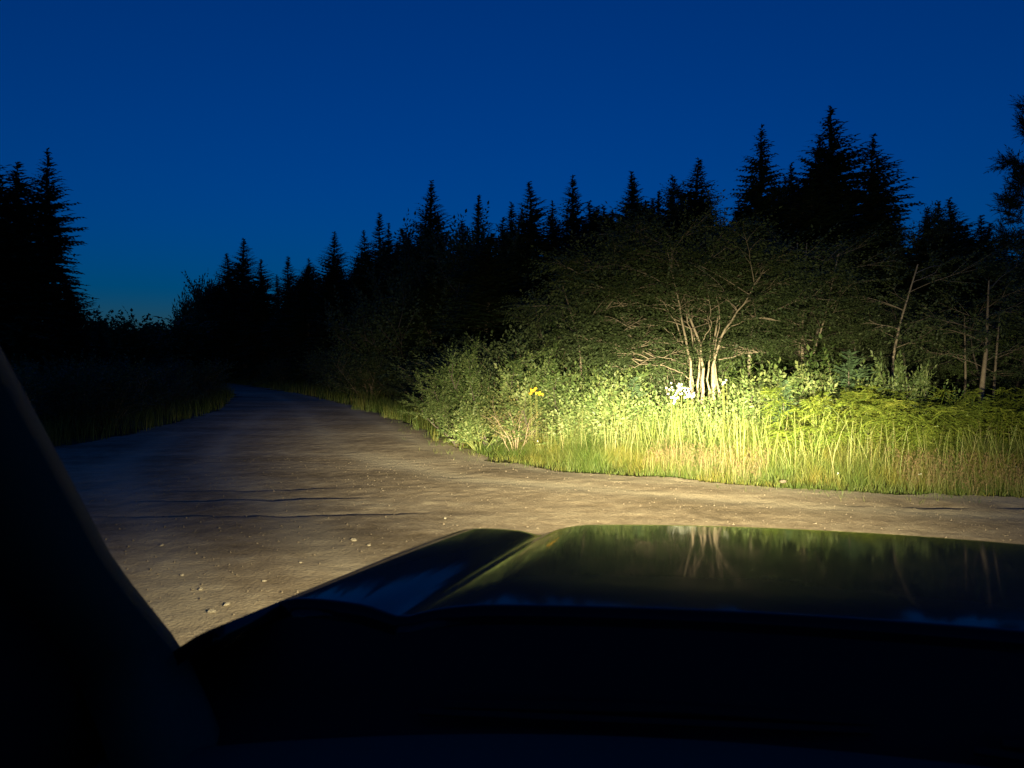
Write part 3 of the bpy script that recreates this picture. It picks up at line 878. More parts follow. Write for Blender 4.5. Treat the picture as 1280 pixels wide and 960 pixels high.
def broad_mesh(seed, H, Wd, leaf='leaf_dark', bark='bark', layers=11, leafL=.095, leafW=.06, stems=1):
    """Small broadleaved tree: trunk, near-horizontal layered limbs, leafy sprays."""
    g = Grower(seed, leafL, leafW, 1.4, 9, .05)
    r = g.r
    for s_ in range(stems):
        d = np.array([r.normal(0, .12), r.normal(0, .12), 1.0]) if stems == 1 else np.array([r.normal(0, .3), r.normal(0, .3), 1.0])
        pts = [np.array([0, 0, 0.]) + (r.normal(0, .15, 3) * [1, 1, 0] if stems > 1 else 0)]
        n = 12
        for k in range(n):
            d = unit(d + r.normal(0, .06, 3) + [0, 0, .05]); pts.append(pts[-1] + d * H * .93 / n)
        g.wood.tube(pts, .013 * H + .01, .012, 7, False)
        for k in range(int(layers / stems * 2.2)):
            f = .22 + .78 * (k + r.random()) / (layers / stems * 2.2)
            i_ = min(n - 1, int(f * n)); q = pts[i_] + (pts[i_ + 1] - pts[i_]) * (f * n - i_)
            a = r.uniform(0, 2 * math.pi); ln = Wd * (1.05 - .75 * f ** 1.6) * r.uniform(.6, 1.1)
            g.branch(q, np.array([math.cos(a), math.sin(a), .15 + .7 * f]), ln, .006 + .008 * ln, 1, 6, .7, 0, .25, .07, .6)
    return g.build(M[bark], M[leaf], 'trunk', 'crown')

BROAD = [broad_mesh(31, 6, 2.2, 'leaf_dark', 'bark_dark'), broad_mesh(32, 6, 1.9, 'leaf_dark', 'bark_dark', 12), broad_mesh(33, 5, 2.0, 'leaf_mid', 'bark_dark', 13, .085, .055, 3),
         broad_mesh(34, 7, 2.2, 'leaf_dark', 'bark_dark', 13, .1, .065)]

def dense_mesh(seed, H, Wd, leafL):
    w_, l_ = shrub_mesh(seed, H, Wd, 20, 'leaf_dark', 'bark_dark', 1, 12, .75, .45, leafL=leafL, leafW=leafL * .62, sprays=7, gap=leafL * .5, every=.13)
    w_.name, l_.name = 'trunk', 'crown'
    return w_, l_
BROAD += [dense_mesh(36, 5, 3.4, .17), dense_mesh(37, 5, 2.6, .17), dense_mesh(38, 5, 3.6, .30), dense_mesh(39, 5, 3.0, .30)]
BH = (6, 6, 5, 7, 5.9, 5.9, 6.0, 6.0)
# round and leafy crowns on the skyline and far down the road
for px, py, Yd, k, wd, lab in [
    (580, 262, 30, 5, .75, 'rounded leafy treetop left of a thin-tipped fir'),
    (511, 276, 32, 4, .8, 'leafy tree shoulder left of the tall lone spire fir'),
    (895, 215, 24, 3, .75, 'ragged leafy treetop between the thick-topped fir and the tiered spruce'),
    (1122, 264, 23, 0, .8, 'low ragged leafy treetop right of the wide spruce'),
    (248, 350, 90, 7, .45, 'rounded leafy tree ending the right treeline at the road bend'),
    (268, 343, 86, 6, .5, 'leafy tree second from the end of the right treeline'),
    (132, 378, 48, 7, 1.2, 'small rounded dark tree beyond the left roadside spruce'),
    (190, 394, 62, 6, 1.9, 'low wide dark tree closing the gap over the road'),
    (165, 402, 66, 7, 1.7, 'low dark tree left of the wide one in the road gap'),
    (208, 402, 72, 6, 1.5, 'lowest dark tree at the right of the road gap')]:
    p_ = at(px, py, Yd)
    tree('leafy_tree', BROAD[k], (p_[0], p_[1], 0), p_[2], BH[k], lab, 'tree', 'leafy trees on the skyline', None, wd)

# saplings of the wood's edge, faintly lit
items = []
for k in range(46):
    px = rnd.uniform(545, 1330); Yd = rnd.uniform(15.2, 20.5)
    x_ = (px - 640) / FPX * Yd
    if x_ < np.interp(Yd, EDGE_R[3:, 1], EDGE_R[3:, 0]) + 1.8: continue
    top = np.interp(px, [545, 620, 760, 900, 1050, 1330], [392, 372, 322, 300, 345, 355]) + rnd.uniform(-10, 70)
    h_ = at(px, top, Yd)[2]
    b_ = rnd.randrange(4)
    items.append((tree('leafy_tree', BROAD[b_], (x_, Yd, 0), h_, BH[b_], None, None, None, None, rnd.uniform(.9, 1.25)), px, h_))
rank_tag(items, 'dim leafy sapling', 'tree', 'saplings of the wood edge', NEAR_MARKS, 'tallest')

# the many-stemmed roadside tree
g = Grower(41, .085, .045, 1.6, 10, .045)
Yt = 13.6
base = at(880, 500, Yt); base[2] = 0
hero = empty('many_stemmed_tree', tuple(base))
tag(hero, 'many-stemmed tree with pale fanning trunks, brightest in the light', 'tree')
STEMS = [  # pixel paths with depth offset along the trunk
    ([(866, 520), (863, 488), (859, 449), (851, 419), (845, 389), (837, 354), (826, 318)], .035, .012, 0, -.5),
    ([(878, 520), (880, 468), (877, 435), (867, 405), (857, 366), (855, 340), (850, 300)], .04, .012, .05, .2),
    ([(892, 520), (889, 468), (891, 441), (899, 417), (911, 399), (922, 381), (940, 350)], .042, .010, -.05, -.4),
    ([(906, 520), (900, 486), (896, 449), (897, 409), (903, 390), (906, 360), (908, 320)], .036, .010, .1, .3),
    ([(870, 520), (872, 468), (874, 445), (866, 430), (860, 400), (866, 372)], .028, .008, -.1, .1),
    ([(890, 520), (889, 460), (893, 420), (891, 398), (886, 386), (884, 360)], .022, .008, .15, .5),
    ([(892, 520), (891, 440), (900, 410), (899, 380), (893, 350), (895, 315)], .022, .007, -.12, .2),
    ([(870, 520), (868, 470), (862, 440), (848, 400), (826, 365), (800, 340)], .024, .007, .2, .4),
    ([(882, 520), (880, 450), (872, 410), (871, 380), (880, 345), (878, 300)], .024, .007, .25, .7),
]
def hero_limb(pts, r0, r1, child=7, st=.45, ln=1.25, k=7, back=0):
    pts = poly_resample(pts, 16)
    pts = [q + g.r.normal(0, .012, 3) for q in pts]
    g.wood.tube(pts, r0, r1, k, False)
    for c in range(child):
        f = st + (1 - st) * (c + g.r.random()) / child
        i_ = min(14, int(f * 15)); q = pts[i_]
        a = g.r.uniform(0, 2 * math.pi)
        g.branch(q, np.array([math.cos(a) - .25, math.sin(a) + .9 * back, .25 + .3 * f]), ln * g.r.uniform(.5, 1.15), .011, 1, 6, .65, 0, .3, .08, .8)
for path, r0, r1, y0, y1 in STEMS:
    n_ = len(path)
    pts = [at(px, py, Yt) + np.array([0, y0 + (y1 - y0) * k / (n_ - 1), 0]) - base for k, (px, py) in enumerate(path)]
    hero_limb(pts, r0 * .85, r1 * .7, 13, .70, 1.2, 7, .85)
for path, y1 in [([(862, 474), (846, 463), (825, 457), (800, 455), (770, 462)], -.5), ([(853, 427), (835, 429), (815, 430), (790, 434), (760, 440)], -.4),
                 ([(852, 424), (830, 424), (808, 431), (780, 441)], .3), ([(858, 446), (838, 438), (812, 437), (784, 441)], .6),
                 ([(848, 402), (825, 385), (795, 380), (760, 386), (730, 398)], -.3), ([(845, 388), (815, 368), (780, 358), (740, 362)], .4),
                 ([(898, 450), (912, 446), (930, 442), (952, 440)], -.3), ([(908, 402), (925, 392), (950, 372), (975, 356)], .2),
                 ([(856, 455), (836, 448), (814, 447), (792, 452)], -.6), ([(856, 440), (840, 418), (820, 408), (790, 410), (765, 420)], -.5), ([(878, 430), (886, 405), (882, 380), (872, 350)], -.4), ([(897, 425), (915, 405), (938, 398), (965, 402)], -.4), ([(842, 372), (800, 345), (755, 335), (715, 345)], 0), ([(838, 356), (810, 325), (785, 305)], .3), ([(912, 398), (930, 365), (948, 330)], -.2)]:
    n_ = len(path)
    pts = [at(px, py, Yt) + np.array([0, y1 * k / (n_ - 1), 0]) - base for k, (px, py) in enumerate(path)]
    hero_limb(pts, .010, .003, 8, .5, .7, 5, .6)
for k in range(16):                                   # thin pale suckers at the foot
    a = at(825 + 3.2 * k + g.r.uniform(-3, 3), 505, Yt) - base; a[2] = 0
    g.branch(a + np.array([0, g.r.uniform(.1, .9), 0]), [g.r.normal(-.12, .1), 0, 1], g.r.uniform(1.4, 2.1), .009, 0, 0, .5, 0, .9, .05)
wm, lm = g.build(M['bark_pale'], M['leaf_dark'], 'stems', 'crown')
obj('trunk', wm, hero); obj('crown', lm, hero)

# slim pale trunks in the wood edge
def slim_tree(path, Yd, r0, label, limbs=6, bark='bark_pale', leaf='leaf_dark', seed=50, ht=.7):
    gg = Grower(seed, .085, .052, 1.3, 9, .05)
    pts = [at(px, py, Yd) for px, py in path]
    b0 = pts[0].copy(); b0[2] = 0
    pts = [b0] + pts
    last = pts[-1] + unit(pts[-1] - pts[-2]) * ht
    pts = poly_resample(np.array(pts + [last]) - b0, 20)
    gg.wood.tube(pts, np.linspace(r0, .012, 20), None, 7, False)
    for k in range(limbs * 2):
        f = .5 + .5 * (k + gg.r.random()) / (limbs * 2); i_ = min(18, int(f * 19)); a = gg.r.uniform(0, 6.28)
        gg.branch(pts[i_], [math.cos(a), math.sin(a), .5], gg.r.uniform(.6, 1.4), .010, 1, 5, .7, 0, .3, .08, .5)
    w_, l_ = gg.build(M[bark], M[leaf], 'trunk', 'crown')
    t = empty('slim_tree', tuple(b0)); obj('trunk', w_, t); obj('crown', l_, t)
    return tag(t, label, 'tree')
slim_tree([(936, 470), (937, 429), (940, 409), (949, 385), (951, 370)], 14.6, .045, 'crooked birch-like trunk with flaking pale bark right of the many-stemmed tree', 6, 'bark_birch', seed=51)
slim_tree([(1003, 440), (1002, 413), (1005, 346)], 16.0, .05, 'straight pale trunk, thicker of a twin pair in the dim wood', 5, seed=52)
slim_tree([(999, 440), (997, 395), (996, 345)], 16.4, .035, 'straight pale trunk, thinner of a twin pair in the dim wood', 5, seed=53)
slim_tree([(1014, 450), (1022, 425), (1031, 395), (1038, 360)], 15.6, .028, 'thin pale stem leaning right beside the twin trunks', 5, 'bark_mid', seed=54)
slim_tree([(1116, 450), (1118, 436), (1124, 405), (1133, 374)], 14.8, .036, 'lone bowed pale trunk at the right end of the lit wood', 5, 'bark_mid', seed=55)
slim_tree([(1226, 505), (1229, 470), (1232, 440), (1233, 400)], 13.6, .06, 'dim straight trunk in the dark at far right', 4, 'bark', seed=56)
slim_tree([(1242, 500), (1244, 460), (1246, 430)], 14.5, .035, 'thin dim trunk just right of the dim straight one', 3, 'bark', seed=57)
slim_tree([(1206, 500), (1207, 470), (1206, 440)], 14.9, .03, 'thin dim trunk just left of the dim straight one', 3, 'bark', seed=58)
slim_tree([(726, 450), (722, 420), (716, 400)], 14.6, .028, 'thin grey stem rising behind the lit middle bushes', 5, 'bark', seed=59)

# the pine that overhangs the right border
gg = Grower(61, .13, .03, .3, 14, .02, 0, .045)
pt = [np.array([0, 0, 0.]), np.array([.05, 0, 3.]), np.array([0, .05, 6.5]), np.array([.1, 0, 9.0])]
pt = poly_resample(pt, 16); gg.wood.tube(pt, np.linspace(.14, .03, 16), None, 8, False)
for k in range(26):
    f = .35 + .65 * (k + gg.r.random()) / 26; a = gg.r.uniform(0, 6.28); i_ = min(14, int(f * 15))
    gg.branch(pt[i_], [math.cos(a), math.sin(a), .25 + .3 * f], (2.1 - 1.2 * f) * gg.r.uniform(.6, 1.15), .02, 1, 8, .6, .5, .35, .1)
w_, l_ = gg.build(M['bark_dark'], M['needle'], 'trunk', 'crown')
p_ = at(1292, 120, 19.0)
pine = empty('pine_tree', (p_[0], p_[1], 0)); pine.scale = (p_[2] / 9.2,) * 3
obj('trunk', w_, pine); obj('crown', l_, pine)
tag(pine, 'dark pine with ragged upswept branches overhanging from the right border', 'tree')

# ------------------------------------------------------------------ lit shrubs
SH = {
    'tall': shrub_mesh(71, 2.3, 1.7, 12, 'leaf_pale', 'bark_dark', 1, 6, .8, .55, leafL=.085, leafW=.042, sprays=8, gap=.028, every=.04, scatter=.5),
    'round': shrub_mesh(72, 1.6, 1.8, 11, 'leaf_pale', 'bark_dark', 1, 6, .8, .35, leafL=.085, leafW=.046, sprays=8, gap=.028, every=.04, scatter=.5),
    'pale': shrub_mesh(73, 1.4, 1.4, 11, 'leaf_pale', 'bark_dark', 1, 5, .8, .45, leafL=.09, leafW=.05, sprays=8, gap=.03, every=.045, scatter=.5),
    'low': shrub_mesh(74, 1.0, 1.0, 11, 'leaf_pale', 'stem', 1, 6, .7, .5, leafL=.085, leafW=.045, sprays=7, gap=.035, every=.06),
    'dry': shrub_mesh(75, 1.1, 1.0, 10, 'leaf_dry', 'twig', 1, 6, .8, .5, leafL=.055, leafW=.03, sprays=7, gap=.035),
    'layer': shrub_mesh(76, 1.3, 2.2, 12, 'leaf_mid', 'twig', 1, 7, .6, .15, leafL=.095, leafW=.052, sprays=9, gap=.035, flat=1.5, droop=.15),
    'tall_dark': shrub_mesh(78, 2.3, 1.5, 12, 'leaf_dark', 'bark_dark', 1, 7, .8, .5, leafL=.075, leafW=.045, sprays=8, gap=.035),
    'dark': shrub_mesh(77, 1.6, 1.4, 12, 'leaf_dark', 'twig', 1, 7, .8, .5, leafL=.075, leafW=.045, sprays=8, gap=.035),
}
SHH = {'tall_dark': 2.3, 'tall': 2.3, 'round': 1.6, 'pale': 1.4, 'low': 1.0, 'dry': 1.1, 'layer': 1.15, 'dark': 1.6}
def shrub(kind, px, py, Yd, label, group=None, wide=1.0, name='shrub'):
    p_ = at(px, py, Yd)
    t = empty(name, (p_[0], Yd, 0), rnd.uniform(0, 6.28)); s_ = p_[2] / SHH[kind]
    t.scale = (s_ * wide, s_ * wide, s_)
    obj('branches', SH[kind][0], t); obj('foliage', SH[kind][1], t)
    return tag(t, label, 'shrub', group)
G1 = 'lit roadside shrubs'
for a in [
    ('tall', 612, 418, 14.0, 'tallest lit bush at the left end of the verge', G1, 1.0),
    ('tall', 574, 456, 14.4, 'lower leafy bush leaning over the road at the left verge end', G1, .9),
    ('dark', 640, 452, 14.9, 'lit bush filling the gap behind the tallest lit bush', G1, 1.0),
    ('round', 705, 446, 13.7, 'rounded pale-tipped bush in the middle of the lit verge', G1, .95),
    ('pale', 745, 452, 13.5, 'bright pale bush right of the rounded middle bush', G1, .9),
    ('pale', 672, 462, 13.6, 'pale bush behind the orange flowers', G1, .9),
    ('dark', 690, 412, 15.6, 'dim bush rising behind the rounded middle bush', G1, 1.1),
    ('dark', 655, 425, 15.9, 'dim bush behind the tallest lit bush', G1, 1.1),
    ('low', 775, 470, 12.8, 'light green upright bush left of the white blossom', G1, .8),
    ('low', 812, 486, 13.0, 'bright low bush just left of the white blossom', G1, .9),
    ('dry', 645, 492, 13.2, 'brownish bush below the orange flowers', G1, .9),
    ('low', 600, 500, 13.4, 'low straggly bush at the foot of the tallest lit bush', G1, .9),
    ('low', 920, 486, 12.7, 'bright yellow-green bush at the foot of the many-stemmed tree', G1, 1.0),
    ('pale', 958, 456, 13.0, 'bright bush right of the crooked birch-like trunk', G1, 1.0),
    ('layer', 990, 452, 13.6, 'leafy dark-hearted bush below the twin trunks', G1, .9),
    ('pale', 1010, 460, 12.8, 'grey-green lit bush beside the young spruce', G1, .9),
    ('dark', 1040, 452, 14.2, 'dim bush behind the young spruce', G1, 1.0),
    ('dry', 1050, 488, 12.4, 'rust-tinged low bush in front of the young spruce', G1, 1.0),
    ('low', 1095, 470, 12.6, 'pale big-leaved plant right of the rust-tinged bush', G1, .8),
    ('pale', 1128, 448, 12.9, 'tall leafy plant below the lone bowed trunk', G1, .55),
    ('layer', 1178, 494, 12.2, 'wide layered leafy bush in the dark gap at right', G1, .8),
    ('dark', 1110, 500, 12.2, 'dark low bush left of the wide layered bush', G1, .9),
    ('dark', 1260, 500, 12.0, 'dark low bush at the far right end of the fern bank', G1, 1.0),
    ('low', 860, 505, 12.3, 'bright low bush under the white blossom', G1, .9),
    ('low', 1150, 512, 11.6, 'low leafy plant among the ferns left of the layered bush', G1, .7),
    ('low', 1215, 520, 11.3, 'low leafy plant among the ferns right of the layered bush', G1, .7),
    ('low', 1075, 508, 11.9, 'low leafy plant among the ferns below the young spruce', G1, .7),
    ('low', 893, 492, 12.9, 'bright low bush hiding the feet of the pale trunks', G1, .9),
    ('low', 868, 498, 12.8, 'small bright bush left of the feet of the pale trunks', G1, .8),
    ('low', 730, 500, 12.5, 'light bush in the grass below the bright pale bush', G1, .9),
]: shrub(*a)
# shadowed bushes left of the road
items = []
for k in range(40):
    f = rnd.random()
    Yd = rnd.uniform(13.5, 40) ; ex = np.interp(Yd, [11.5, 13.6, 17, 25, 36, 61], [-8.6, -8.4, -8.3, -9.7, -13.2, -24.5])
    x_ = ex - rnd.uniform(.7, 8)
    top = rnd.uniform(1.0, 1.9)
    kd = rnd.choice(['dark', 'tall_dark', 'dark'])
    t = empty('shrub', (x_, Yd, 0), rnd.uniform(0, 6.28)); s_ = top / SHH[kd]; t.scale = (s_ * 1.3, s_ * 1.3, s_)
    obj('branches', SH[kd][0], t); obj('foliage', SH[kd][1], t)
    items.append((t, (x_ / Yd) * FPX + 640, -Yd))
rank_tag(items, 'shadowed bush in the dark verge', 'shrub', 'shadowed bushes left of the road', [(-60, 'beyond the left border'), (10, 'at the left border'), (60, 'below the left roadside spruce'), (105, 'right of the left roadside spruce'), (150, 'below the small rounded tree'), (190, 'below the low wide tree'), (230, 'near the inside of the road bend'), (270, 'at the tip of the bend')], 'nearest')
# dim bushes along the right edge of the far road
items = []
for k in range(34):
    Yd = 18.5 + 43 * rnd.random() ** 1.4; x_ = np.interp(Yd, EDGE_R[3:, 1], EDGE_R[3:, 0]) + rnd.uniform(1.2, 3.5)
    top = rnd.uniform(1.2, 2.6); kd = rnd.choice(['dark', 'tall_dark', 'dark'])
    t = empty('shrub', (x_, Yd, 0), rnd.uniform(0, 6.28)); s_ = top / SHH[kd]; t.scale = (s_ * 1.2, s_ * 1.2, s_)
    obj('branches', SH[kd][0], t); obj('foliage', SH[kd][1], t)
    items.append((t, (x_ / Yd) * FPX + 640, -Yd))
rank_tag(items, 'dim bush on the right road edge', 'shrub', 'dim bushes along the receding road', FAR_MARKS + [(560, 'left of the tallest lit bush'), (600, 'behind the tallest lit bush')], 'nearest')
# young spruces among the shrubs
YS = [conifer(81, 2, .7, .2, 2.5, 6, .13, .1, 1, .3, .02), conifer(82, 2, .65, .2, 2.5, 6, .14, .1, 1, .3, .02)]
M['needle_young'] = leaf_mat('needle_young', [(0, (.05, .09, .04)), (.6, (.08, .13, .06)), (1, (.12, .17, .08))], .6, .15)
for y_ in YS: y_[1].materials[0] = M['needle_young']
for px, py, Yd, k, lab in [(1063, 440, 12.7, 0, 'young pale-needled spruce standing among the lit bushes'), (978, 478, 12.2, 1, 'tiny lit spruce seedling in the bright bushes'),
                           (790, 474, 12.9, 1, 'small bright fir seedling left of the pale trunks')]:
    p_ = at(px, py, Yd)
    tree('spruce_seedling', YS[k], (p_[0], Yd, 0), p_[2], 2, lab, 'tree', None, None, 1.0)

# ------------------------------------------------------------------ ferns, tall weeds, flowers
def fern_mesh(seed):
    r = np.random.default_rng(seed); g = Geo()
    P, A, N, L, W = [], [], [], [], []
    for f in range(7):
        az = f * 2 * math.pi / 7 + r.normal(0, .35); ln = r.uniform(.5, .85)
        d = np.array([math.cos(az), math.sin(az), 0]); s = np.array([-d[1], d[0], 0]); pts = []
        up = r.uniform(1.5, 2.3)
        for k in range(27):
            t = k / 26
            pts.append(d * ln * (t * .75) + s * .08 * math.sin(2 * t + f) + np.array([0, 0, ln * (up * t - (up * .52) * t * t)]))
        g.tube(pts[::3], .005, .002, 3, False)
        for k in range(6, 27):
            t = k / 26; w = .34 * ln * math.sin(math.pi * min(1, (1 - t) * .9 + .03)) ** .9
            for sd in (-1, 1):
                ax_ = s * sd + d * .35 + np.array([0, 0, r.uniform(-.9, .35)]); nn_ = np.array([0, 0, 1]) - d * .3 + r.normal(0, .3, 3)
                P.append(pts[k]); A.append(ax_); N.append(nn_); L.append(w * r.uniform(.85, 1.1)); W.append(.016)
                u_ = unit(ax_)
                for m_ in range(3):
                    q_ = pts[k] + u_ * w * (.2 + .25 * m_)
                    for s2 in (-1, 1):
                        P.append(q_); A.append(u_ * .5 + s2 * d + np.array([0, 0, r.uniform(-.3, .2)])); N.append(nn_); L.append(.042 * (1 - .2 * m_)); W.append(.02)
    g.leaves(P, A, N, L, W)
    return g.mesh('fern', M['fern'])
FERN = [fern_mesh(s_) for s_ in (91, 92, 93)]
ferns = []
for k in range(38):
    px = rnd.uniform(990, 1310); Yd = rnd.uniform(10.5, 12.0)
    t = obj('fern', FERN[k % 3]); t.location = ((px - 640) / FPX * Yd, Yd, .02 + .12 * rnd.random()); t.rotation_euler = (rnd.uniform(-.3, .3), rnd.uniform(-.3, .3), rnd.uniform(0, 6.28))
    s_ = rnd.uniform(.85, 1.35); t.scale = (s_,) * 3
    ferns.append((t, px, -Yd))
rank_tag(ferns, 'green fern', 'fern', 'ferns of the right-hand bank', [(1000, 'below the grey-green bush'), (1045, 'below the rust-tinged bush'), (1085, 'below the young spruce'), (1120, 'below the lone bowed trunk'), (1160, 'left of the wide layered bush'), (1195, 'below the wide layered bush'), (1230, 'before the dim straight trunk'), (1265, 'in the dark right end of the bank'), (1300, 'at the right border')], 'nearest')

def weed_mesh(seed, H=.95, n=44, L0=.11, W0=.017, up=.7):
    r = np.random.default_rng(seed)
    st, lf = Geo(), Geo()
    b = r.normal(0, .10, 2)
    zz = np.linspace(0, H, 8); pts = np.stack([b[0] * zz ** 2, b[1] * zz ** 2, zz], 1)
    st.tube(pts, .0045, .002, 4, False)
    P, A, N, L, W = [], [], [], [], []
    for k in range(n):
        f = .1 + .9 * (k + r.random()) / n; z = f * H; a = k * 2.4 + r.normal(0, .4)
        d = np.array([math.cos(a), math.sin(a), up * r.uniform(.3, 1.5) + .7 * f])
        P.append([np.interp(z, zz, pts[:, 0]), np.interp(z, zz, pts[:, 1]), z]); A.append(d); N.append([-d[0], -d[1], 1.2]); L.append(L0 * (1 - .72 * f ** 1.5) * r.uniform(.6, 1.3)); W.append(W0 * (1 - .5 * f))
    lf.leaves(P, A, N, L, W)
    return st.mesh('stalk', M['stem']), lf.mesh('leaves', M['herb'])
WEED = [weed_mesh(101), weed_mesh(102, .95, 40, .13), weed_mesh(103, .95, 50, .10, .014, 1.0), weed_mesh(104, .95, 30, .15, .026, .4), weed_mesh(105, .95, 36, .09, .013, 1.3), weed_mesh(106, .95, 26, .14, .032, .3)]
SE = np.concatenate([[0], np.cumsum(np.linalg.norm(np.diff(EDGE_R, axis=0), axis=1))])
def s_at_px(px, d):                                  # arc position of the verge whose pixel column is px
    s_ = np.linspace(SE[1], SE[9], 900); e, nn = line_pt(s_); q = e + nn * d
    return s_[np.argmin(np.abs(q[:, 0] / q[:, 1] * FPX + 640 - px))]
cnt = 0
while cnt < 285:
    px = rnd.choice([rnd.uniform(640, 1330), rnd.uniform(800, 1080), rnd.uniform(880, 1060), rnd.uniform(1060, 1330)]); d = rnd.uniform(.9, 2.6)
    if px > 1000: d = rnd.uniform(.85, 2.3)
    s_ = s_at_px(px, d); e, nn = line_pt(np.array(s_)); q = e + nn * d
    t = empty('tall_weed', (q[0], q[1], 0), rnd.uniform(0, 6.28)); k_ = rnd.uniform(.45, 1.0) * (.85 if px > 1080 else 1.0); t.scale = (max(.8, k_),) * 2 + (k_,)
    t.rotation_euler = (rnd.gauss(0, .09), rnd.gauss(0, .09), rnd.uniform(0, 6.28))
    w_ = WEED[cnt % 6]; obj('stalk', w_[0], t); obj('leaves', w_[1], t)
    zone = min([(660, 'below the tallest lit bush'), (730, 'below the rounded middle bush'), (790, 'left of the white blossom'), (850, 'below the white blossom'), (900, 'below the pale trunks'),
                (945, 'below the crooked birch-like trunk'), (985, 'above the flat grey edge stone'), (1030, 'below the grey-green bush'), (1080, 'below the young spruce'), (1130, 'in front of the ferns, near the bowed trunk'),
                (1185, 'in front of the wide layered bush'), (1250, 'in the dark right end of the verge')], key=lambda q_: abs(q_[0] - px))[1]
    tag(t, ('tall' if k_ > .75 else 'short') + ' upright green weed stalk ' + zone, 'weed', 'weed stalks of the verge')
    cnt += 1

def flower_cluster(seed, n, R_, petal, mat):
    r = np.random.default_rng(seed); g = Geo(); P, A, N, L, W = [], [], [], [], []
    for k in range(n):
        c = r.normal(0, 1, 3) * R_ * np.array([1, .6, .7])
        for a in range(6):
            th = a * math.pi / 3 + r.random(); P.append(c); A.append([math.cos(th), -.4 + r.normal(0, .3), math.sin(th)]); N.append([0, -1, .3]); L.append(petal); W.append(petal * .6)
    g.leaves(P, A, N, L, W)
    return g.mesh('petals', mat)
def flower(name, px, py, Yd, n, R_, petal, mat, label, cat='flower', group=None):
    p_ = at(px, py, Yd)
    t = empty(name, (p_[0], Yd, 0)); f = obj('petals', flower_cluster(int(px * 7 + py), n, R_, petal, mat), t); f.location = (0, 0, p_[2])
    g = Geo()
    for k in range(4):
        a = rnd.uniform(-1, 1); b = rnd.uniform(-1, 1)
        g.tube([(a * .08, b * .06, 0), (a * .04 + .02, b * .05, p_[2] * .5), (a * R_, b * R_ * .6, p_[2])], .004, .002, 4, False)
    obj('stems', g.mesh('stems', M['stem']), t)
    return tag(t, label, cat, group)
flower('white_blossom', 849, 487, 12.0, 26, .085, .022, M['white_petal'], 'glaring white blossom cluster in front of the pale trunks')
flower('white_blossom', 862, 495, 12.1, 10, .045, .025, M['white_petal'], 'smaller white blossom cluster touching the glaring one')
flower('white_blossom', 842, 500, 11.9, 7, .045, .025, M['white_petal'], 'white blossom scrap below the glaring cluster')
flower('white_blossom', 905, 478, 12.2, 5, .04, .02, M['white_petal'], 'small white blossom right of the pale trunks')
flower('orange_flower', 670, 489, 13.0, 9, .045, .028, M['yellow_petal'], 'orange-yellow flower cluster below the pale middle bush')
flower('orange_flower', 662, 491, 13.05, 4, .03, .025, M['yellow_petal'], 'yellow flower just left of the orange cluster')
for px, py, lab in [(1048, 592, 'small white daisy low in the reddish grass, leftmost'), (1152, 593, 'small white daisy in the reddish grass left of the dark right end'), (1272, 584, 'small white daisy in the dark grass by the right border'), (672, 552, 'tiny pale flower in the grass below the middle bush')]:
    flower('daisy', px, py, 9.6 if px > 1000 else 12.4, 2, .012, .012, M['white_petal'], lab)

# ------------------------------------------------------------------ grass
def blades(P, h, w, lean, rng_):
    n = len(P)
    az = rng_.uniform(0, 2 * math.pi, n); ld = np.stack([np.cos(az), np.sin(az), 0 * az], 1) * (lean * rng_.uniform(.2, 1, n))[:, None] * h[:, None]
    fa = rng_.uniform(0, 2 * math.pi, n); sd = np.stack([np.cos(fa), np.sin(fa), 0 * fa], 1) * w[:, None]
    ts = [0, .4, .75, 1.0]; V = []
    for k, t in enumerate(ts):
        c = P + ld * t * t + np.stack([0 * h, 0 * h, h * (t - .12 * lean * t * t)], 1)
        if k < 3:
            ww = sd * (1, .85, .5)[k] * .5
            V += [c - ww, c + ww]
        else: V.append(c)
    V = np.stack(V, 1).reshape(-1, 3); b = np.arange(n)[:, None] * 7
    Q = np.concatenate([b + np.array([[0, 1, 3, 2]]), b + np.array([[2, 3, 5, 4]])]); T = b + np.array([[4, 5, 6]])
    return V, Q, T, P + ld + np.stack([0 * h, 0 * h, h * (1 - .12 * lean)], 1)

def verge_points(n, s0, s1, d0, d1, rng_, power=1.0):
    s_ = rng_.uniform(s0, s1, n); d = d0 + (d1 - d0) * rng_.random(n) ** power
    e, nn = line_pt(s_)
    d = d + (.55 * (vnoise(s_, s_ * 0, 1.5, 31) - .45) + .3 * (vnoise(s_, s_ * 0, .35, 32) - .5)) * np.clip(1.2 - d, 0, 1)
    return np.column_stack([e + nn * d[:, None], np.zeros(n)]), d, s_
rg = np.random.default_rng(17)
s_a, s_b, s_c = SE[1] - 2, s_at_px(560, 0), SE[9]
G = Geo()
P, d, s_ = verge_points(30000, s_a, s_b, -.12, 1.4, rg, .8)              # short edge grass
h = rg.uniform(.5, 1.25, len(P)) * (.05 + .27 * np.clip(d / 1.1, 0, 1) ** .8) * (.55 + .9 * vnoise(P[:, 0], P[:, 1], .45, 51)); V, Q, T, _ = blades(P, h, rg.uniform(.003, .006, len(P)), .8, rg); G.add(V, Q, T)
P, d, s_ = verge_points(44000, s_a, s_b, .75, 3.2, rg)                    # tall grass
h = rg.uniform(.6, 1.15, len(P)) * (.28 + .3 * np.clip((d - .75) / .8, 0, 1)) * (.6 + .8 * vnoise(P[:, 0], P[:, 1], .6, 52)); V, Q, T, _ = blades(P, h, rg.uniform(.0035, .007, len(P)), .8, rg); G.add(V, Q, T)
P, d, s_ = verge_points(9000, s_b, s_b + 12, -.1, 2.5, rg)
h = rg.uniform(.2, .6, len(P)); V, Q, T, _ = blades(P, h, rg.uniform(.005, .009, len(P)), .4, rg); G.add(V, Q, T)
